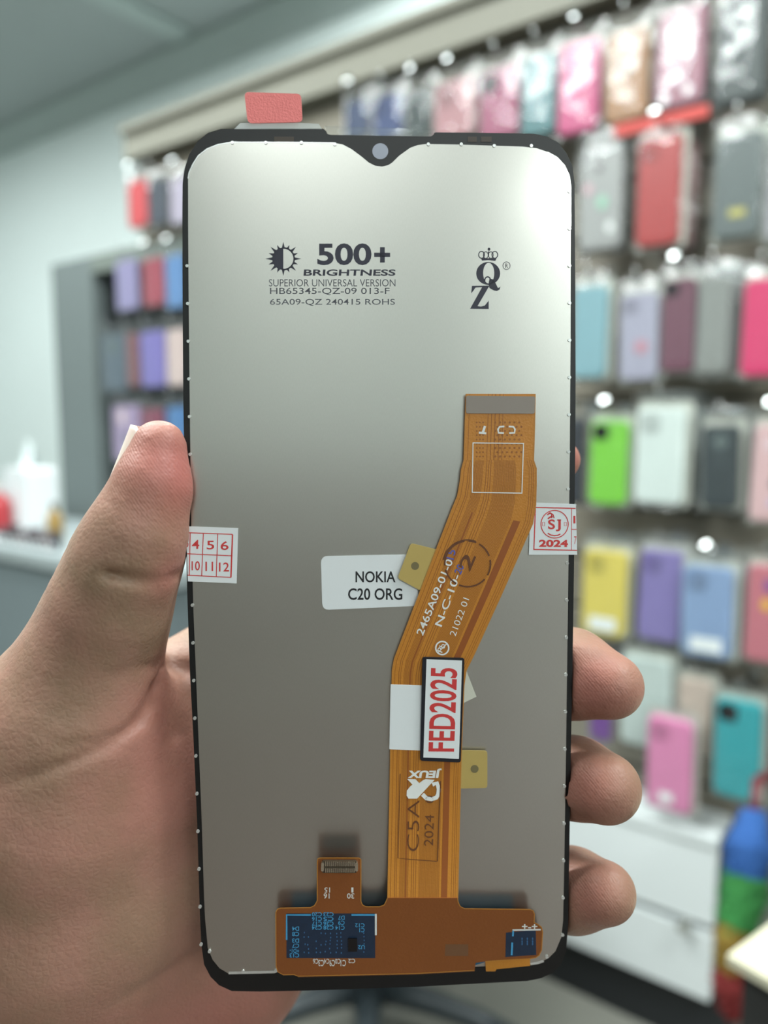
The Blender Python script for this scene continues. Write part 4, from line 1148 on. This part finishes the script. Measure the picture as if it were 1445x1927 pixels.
# light smoothing
nb = np.zeros((len(hv), 3)); dg_ = np.zeros(len(hv))
for it in range(2):
    nb[:] = 0; dg_[:] = 0
    for a, b in ((0, 1), (1, 2), (2, 3), (3, 0)):
        np.add.at(nb, hf[:, a], hv[hf[:, b]]); np.add.at(dg_, hf[:, a], 1)
        np.add.at(nb, hf[:, b], hv[hf[:, a]]); np.add.at(dg_, hf[:, b], 1)
    hv = hv * .5 + .5 * nb / np.maximum(dg_, 1)[:, None]
hbase = cam2world(*(P(-230, 4000, 138) / 1000))
R3 = np.array(c3)
def to_world(q): return (np.asarray(q) * np.array([1, -1, -1]) / 1000) @ R3.T + np.array(CAM)
hw = to_world(hv) - np.array(hbase)

def skin_material():
    m = bpy.data.materials.new('skin'); m.use_nodes = True
    nt = m.node_tree; N = nt.nodes; Lk = nt.links; b = N['Principled BSDF']
    b.inputs['Roughness'].default_value = 0.50
    b.inputs['Specular IOR Level'].default_value = 0.35
    b.inputs['Subsurface Weight'].default_value = 0.25
    b.inputs['Subsurface Radius'].default_value = (1.0, 0.42, 0.25)
    b.inputs['Subsurface Scale'].default_value = 0.0030
    tc = N.new('ShaderNodeTexCoord'); at_ = N.new('ShaderNodeAttribute'); at_.attribute_name = 'flush'
    n1 = N.new('ShaderNodeTexNoise'); n1.inputs['Scale'].default_value = 85; n1.inputs['Detail'].default_value = 5
    n2 = N.new('ShaderNodeTexNoise'); n2.inputs['Scale'].default_value = 420; n2.inputs['Detail'].default_value = 3
    Lk.new(tc.outputs['Object'], n1.inputs['Vector']); Lk.new(tc.outputs['Object'], n2.inputs['Vector'])
    m1 = N.new('ShaderNodeMix'); m1.data_type = 'RGBA'
    m1.inputs[6].default_value = (*lin((142, 117, 96)), 1); m1.inputs[7].default_value = (*lin((158, 121, 105)), 1)
    rp = N.new('ShaderNodeValToRGB'); rp.color_ramp.elements[0].position = .35; rp.color_ramp.elements[1].position = .65
    Lk.new(n1.outputs['Fac'], rp.inputs[0]); Lk.new(rp.outputs[0], m1.inputs[0])
    m2 = N.new('ShaderNodeMix'); m2.data_type = 'RGBA'; m2.inputs[7].default_value = (*lin((172, 102, 95)), 1)
    Lk.new(m1.outputs[2], m2.inputs[6]); Lk.new(at_.outputs['Fac'], m2.inputs[0])
    m3 = N.new('ShaderNodeMix'); m3.data_type = 'RGBA'; m3.blend_type = 'MULTIPLY'; m3.inputs[0].default_value = .18
    Lk.new(m2.outputs[2], m3.inputs[6]); Lk.new(n2.outputs['Color'], m3.inputs[7]); 
    Lk.new(m2.outputs[2], b.inputs['Base Color'])
    # fine skin relief: small cells plus soft ridges
    vo = N.new('ShaderNodeTexVoronoi'); vo.feature = 'DISTANCE_TO_EDGE'; vo.inputs['Scale'].default_value = 900
    Lk.new(tc.outputs['Object'], vo.inputs['Vector'])
    wv = N.new('ShaderNodeTexWave'); wv.inputs['Scale'].default_value = 760; wv.inputs['Distortion'].default_value = 4; wv.inputs['Detail'].default_value = 1; wv.inputs['Detail Scale'].default_value = .35
    wv.bands_direction = 'DIAGONAL'
    Lk.new(tc.outputs['Object'], wv.inputs['Vector'])
    b1 = N.new('ShaderNodeBump'); b1.inputs['Strength'].default_value = .5; b1.inputs['Distance'].default_value = .0002
    Lk.new(vo.outputs['Distance'], b1.inputs['Height'])
    b2 = N.new('ShaderNodeBump'); b2.inputs['Distance'].default_value = .00010; b2.inputs['Strength'].default_value = .2
    at3 = N.new('ShaderNodeAttribute'); at3.attribute_name = 'pad'
    mm = N.new('ShaderNodeMath'); mm.operation = 'MULTIPLY'
    Lk.new(wv.outputs['Fac'], mm.inputs[0]); Lk.new(at3.outputs['Fac'], mm.inputs[1])
    Lk.new(mm.outputs[0], b2.inputs['Height']); Lk.new(b1.outputs[0], b2.inputs['Normal'])
    n3 = N.new('ShaderNodeTexNoise'); n3.inputs['Scale'].default_value = 260; n3.inputs['Detail'].default_value = 4
    Lk.new(tc.outputs['Object'], n3.inputs['Vector'])
    b3 = N.new('ShaderNodeBump'); b3.inputs['Strength'].default_value = .5; b3.inputs['Distance'].default_value = .0006
    Lk.new(n3.outputs['Fac'], b3.inputs['Height']); Lk.new(b2.outputs[0], b3.inputs['Normal'])
    Lk.new(b3.outputs[0], b.inputs['Normal'])
    return m
m_skin = skin_material()
hand = mesh_obj('hand', hw, hf.tolist(), m_skin, matrix=Matrix.Translation(hbase), smooth=True)
tag(hand, 'bare left hand gripping the silver display panel by its edges', 'hand')
# blood flush at the pads and the base of the thumb
fl = np.zeros(len(hv), np.float32)
for px, py, z, r, a in ((318, 870, 138, 9, .75), (335, 930, 138, 9, .35), (1135, 1290, 146, 9, .4), (1130, 1480, 144, 9, .3), (1130, 1680, 147, 9, .3), (330, 1450, 150, 16, .35), (1060, 866, 164, 8, .6),
                          (320, 1090, 138, 5, .5), (295, 1290, 152, 9, .35), (450, 1900, 180, 25, .55), (250, 1920, 165, 22, .35), (1090, 1275, 150, 9, .3), (1090, 1470, 148, 9, .25), (1090, 1675, 150, 9, .25), (240, 1560, 150, 30, .15)):
    c = P(px, py, z); fl += a * np.exp(-((hv - c) ** 2).sum(1) / (r * r))
at2 = hand.data.attributes.new('flush', 'FLOAT', 'POINT'); at2.data.foreach_set('value', np.clip(fl, 0, 1))

pd = np.zeros(len(hv), np.float32)
for px, py, z, r in ((305, 860, 136, 9), (310, 920, 134, 8), (1110, 1270, 148, 9), (1105, 1460, 146, 9), (1105, 1675, 150, 9)):
    pd += np.exp(-((hv - P(px, py, z)) ** 2).sum(1) / (r * r))
at4 = hand.data.attributes.new('pad', 'FLOAT', 'POINT'); at4.data.foreach_set('value', np.clip(pd, 0, 1))
# nails
m_nail = mat('nail', (226, 206, 194), .28, var=.03, Subsurface_Weight=.2)
m_nail.node_tree.nodes['Principled BSDF'].inputs['Subsurface Scale'].default_value = .001
def nail(c0, c1, r0, r1, dors, name, half=58, tip=1.2, dy=None):
    """curved plate along the axis c0 -> c1 (mm), on the side dors"""
    c0, c1 = np.array(c0, float), np.array(c1, float); ax = c1 - c0; ln = np.linalg.norm(ax); ax /= ln
    d = np.array(dors, float); d -= ax * (d @ ax); d /= np.linalg.norm(d); s = np.cross(ax, d)
    nu, nw = 12, 10; v = []; f = []
    for lay in (0, -.35):
        for i in range(nu + 1):
            t = i / nu; base = c0 + ax * (t * (ln + tip)); r = r0 + (r1 - r0) * t + lay
            hw_ = half * (1 - .35 * max(0, (t - .8) / .2) ** 2) * (1 - .25 * max(0, (.15 - t) / .15) ** 2)
            for j in range(nw + 1):
                a = math.radians(hw_ * (2 * j / nw - 1)); v.append(base + r * (d * math.cos(a) + s * math.sin(a) * 1.08))
    st_ = (nu + 1) * (nw + 1)
    for i in range(nu):
        for j in range(nw):
            q = (i * (nw + 1) + j, i * (nw + 1) + j + 1, (i + 1) * (nw + 1) + j + 1, (i + 1) * (nw + 1) + j); f.append(q); f.append(tuple(st_ + k for k in q[::-1]))
    rim_ = [j for j in range(nw + 1)] + [i * (nw + 1) + nw for i in range(1, nu + 1)] + [nu * (nw + 1) + j for j in range(nw - 1, -1, -1)] + [i * (nw + 1) for i in range(nu - 1, 0, -1)]
    for a, b in zip(rim_, rim_[1:] + rim_[:1]): f.append((a, st_ + a, st_ + b, b))
    vw = to_world(np.array(v)) - np.array(hbase)
    return mesh_obj(name, vw, f, m_nail, hand, smooth=True)
nail(P(278, 925, 143.5), P(300, 826, 143), 7.25, 5.5, (-1, -.28, -.22), 'thumb_nail', 62, 1.4)
m_nail = mat('fingernail_pink', (188, 148, 134), .35, var=.04)
nail(P(1138, 1270, 157), P(1152, 1302, 151.5), 6.4, 6.0, (.80, -.10, .66), 'fingernail', 26, 0)
nail(P(1128, 1460, 156.5), P(1142, 1497, 151), 6.8, 6.35, (.80, -.10, .66), 'fingernail', 26, 0)
nail(P(1128, 1662, 159), P(1142, 1695, 154), 6.05, 5.7, (.86, -.10, .58), 'fingernail', 28, .1)
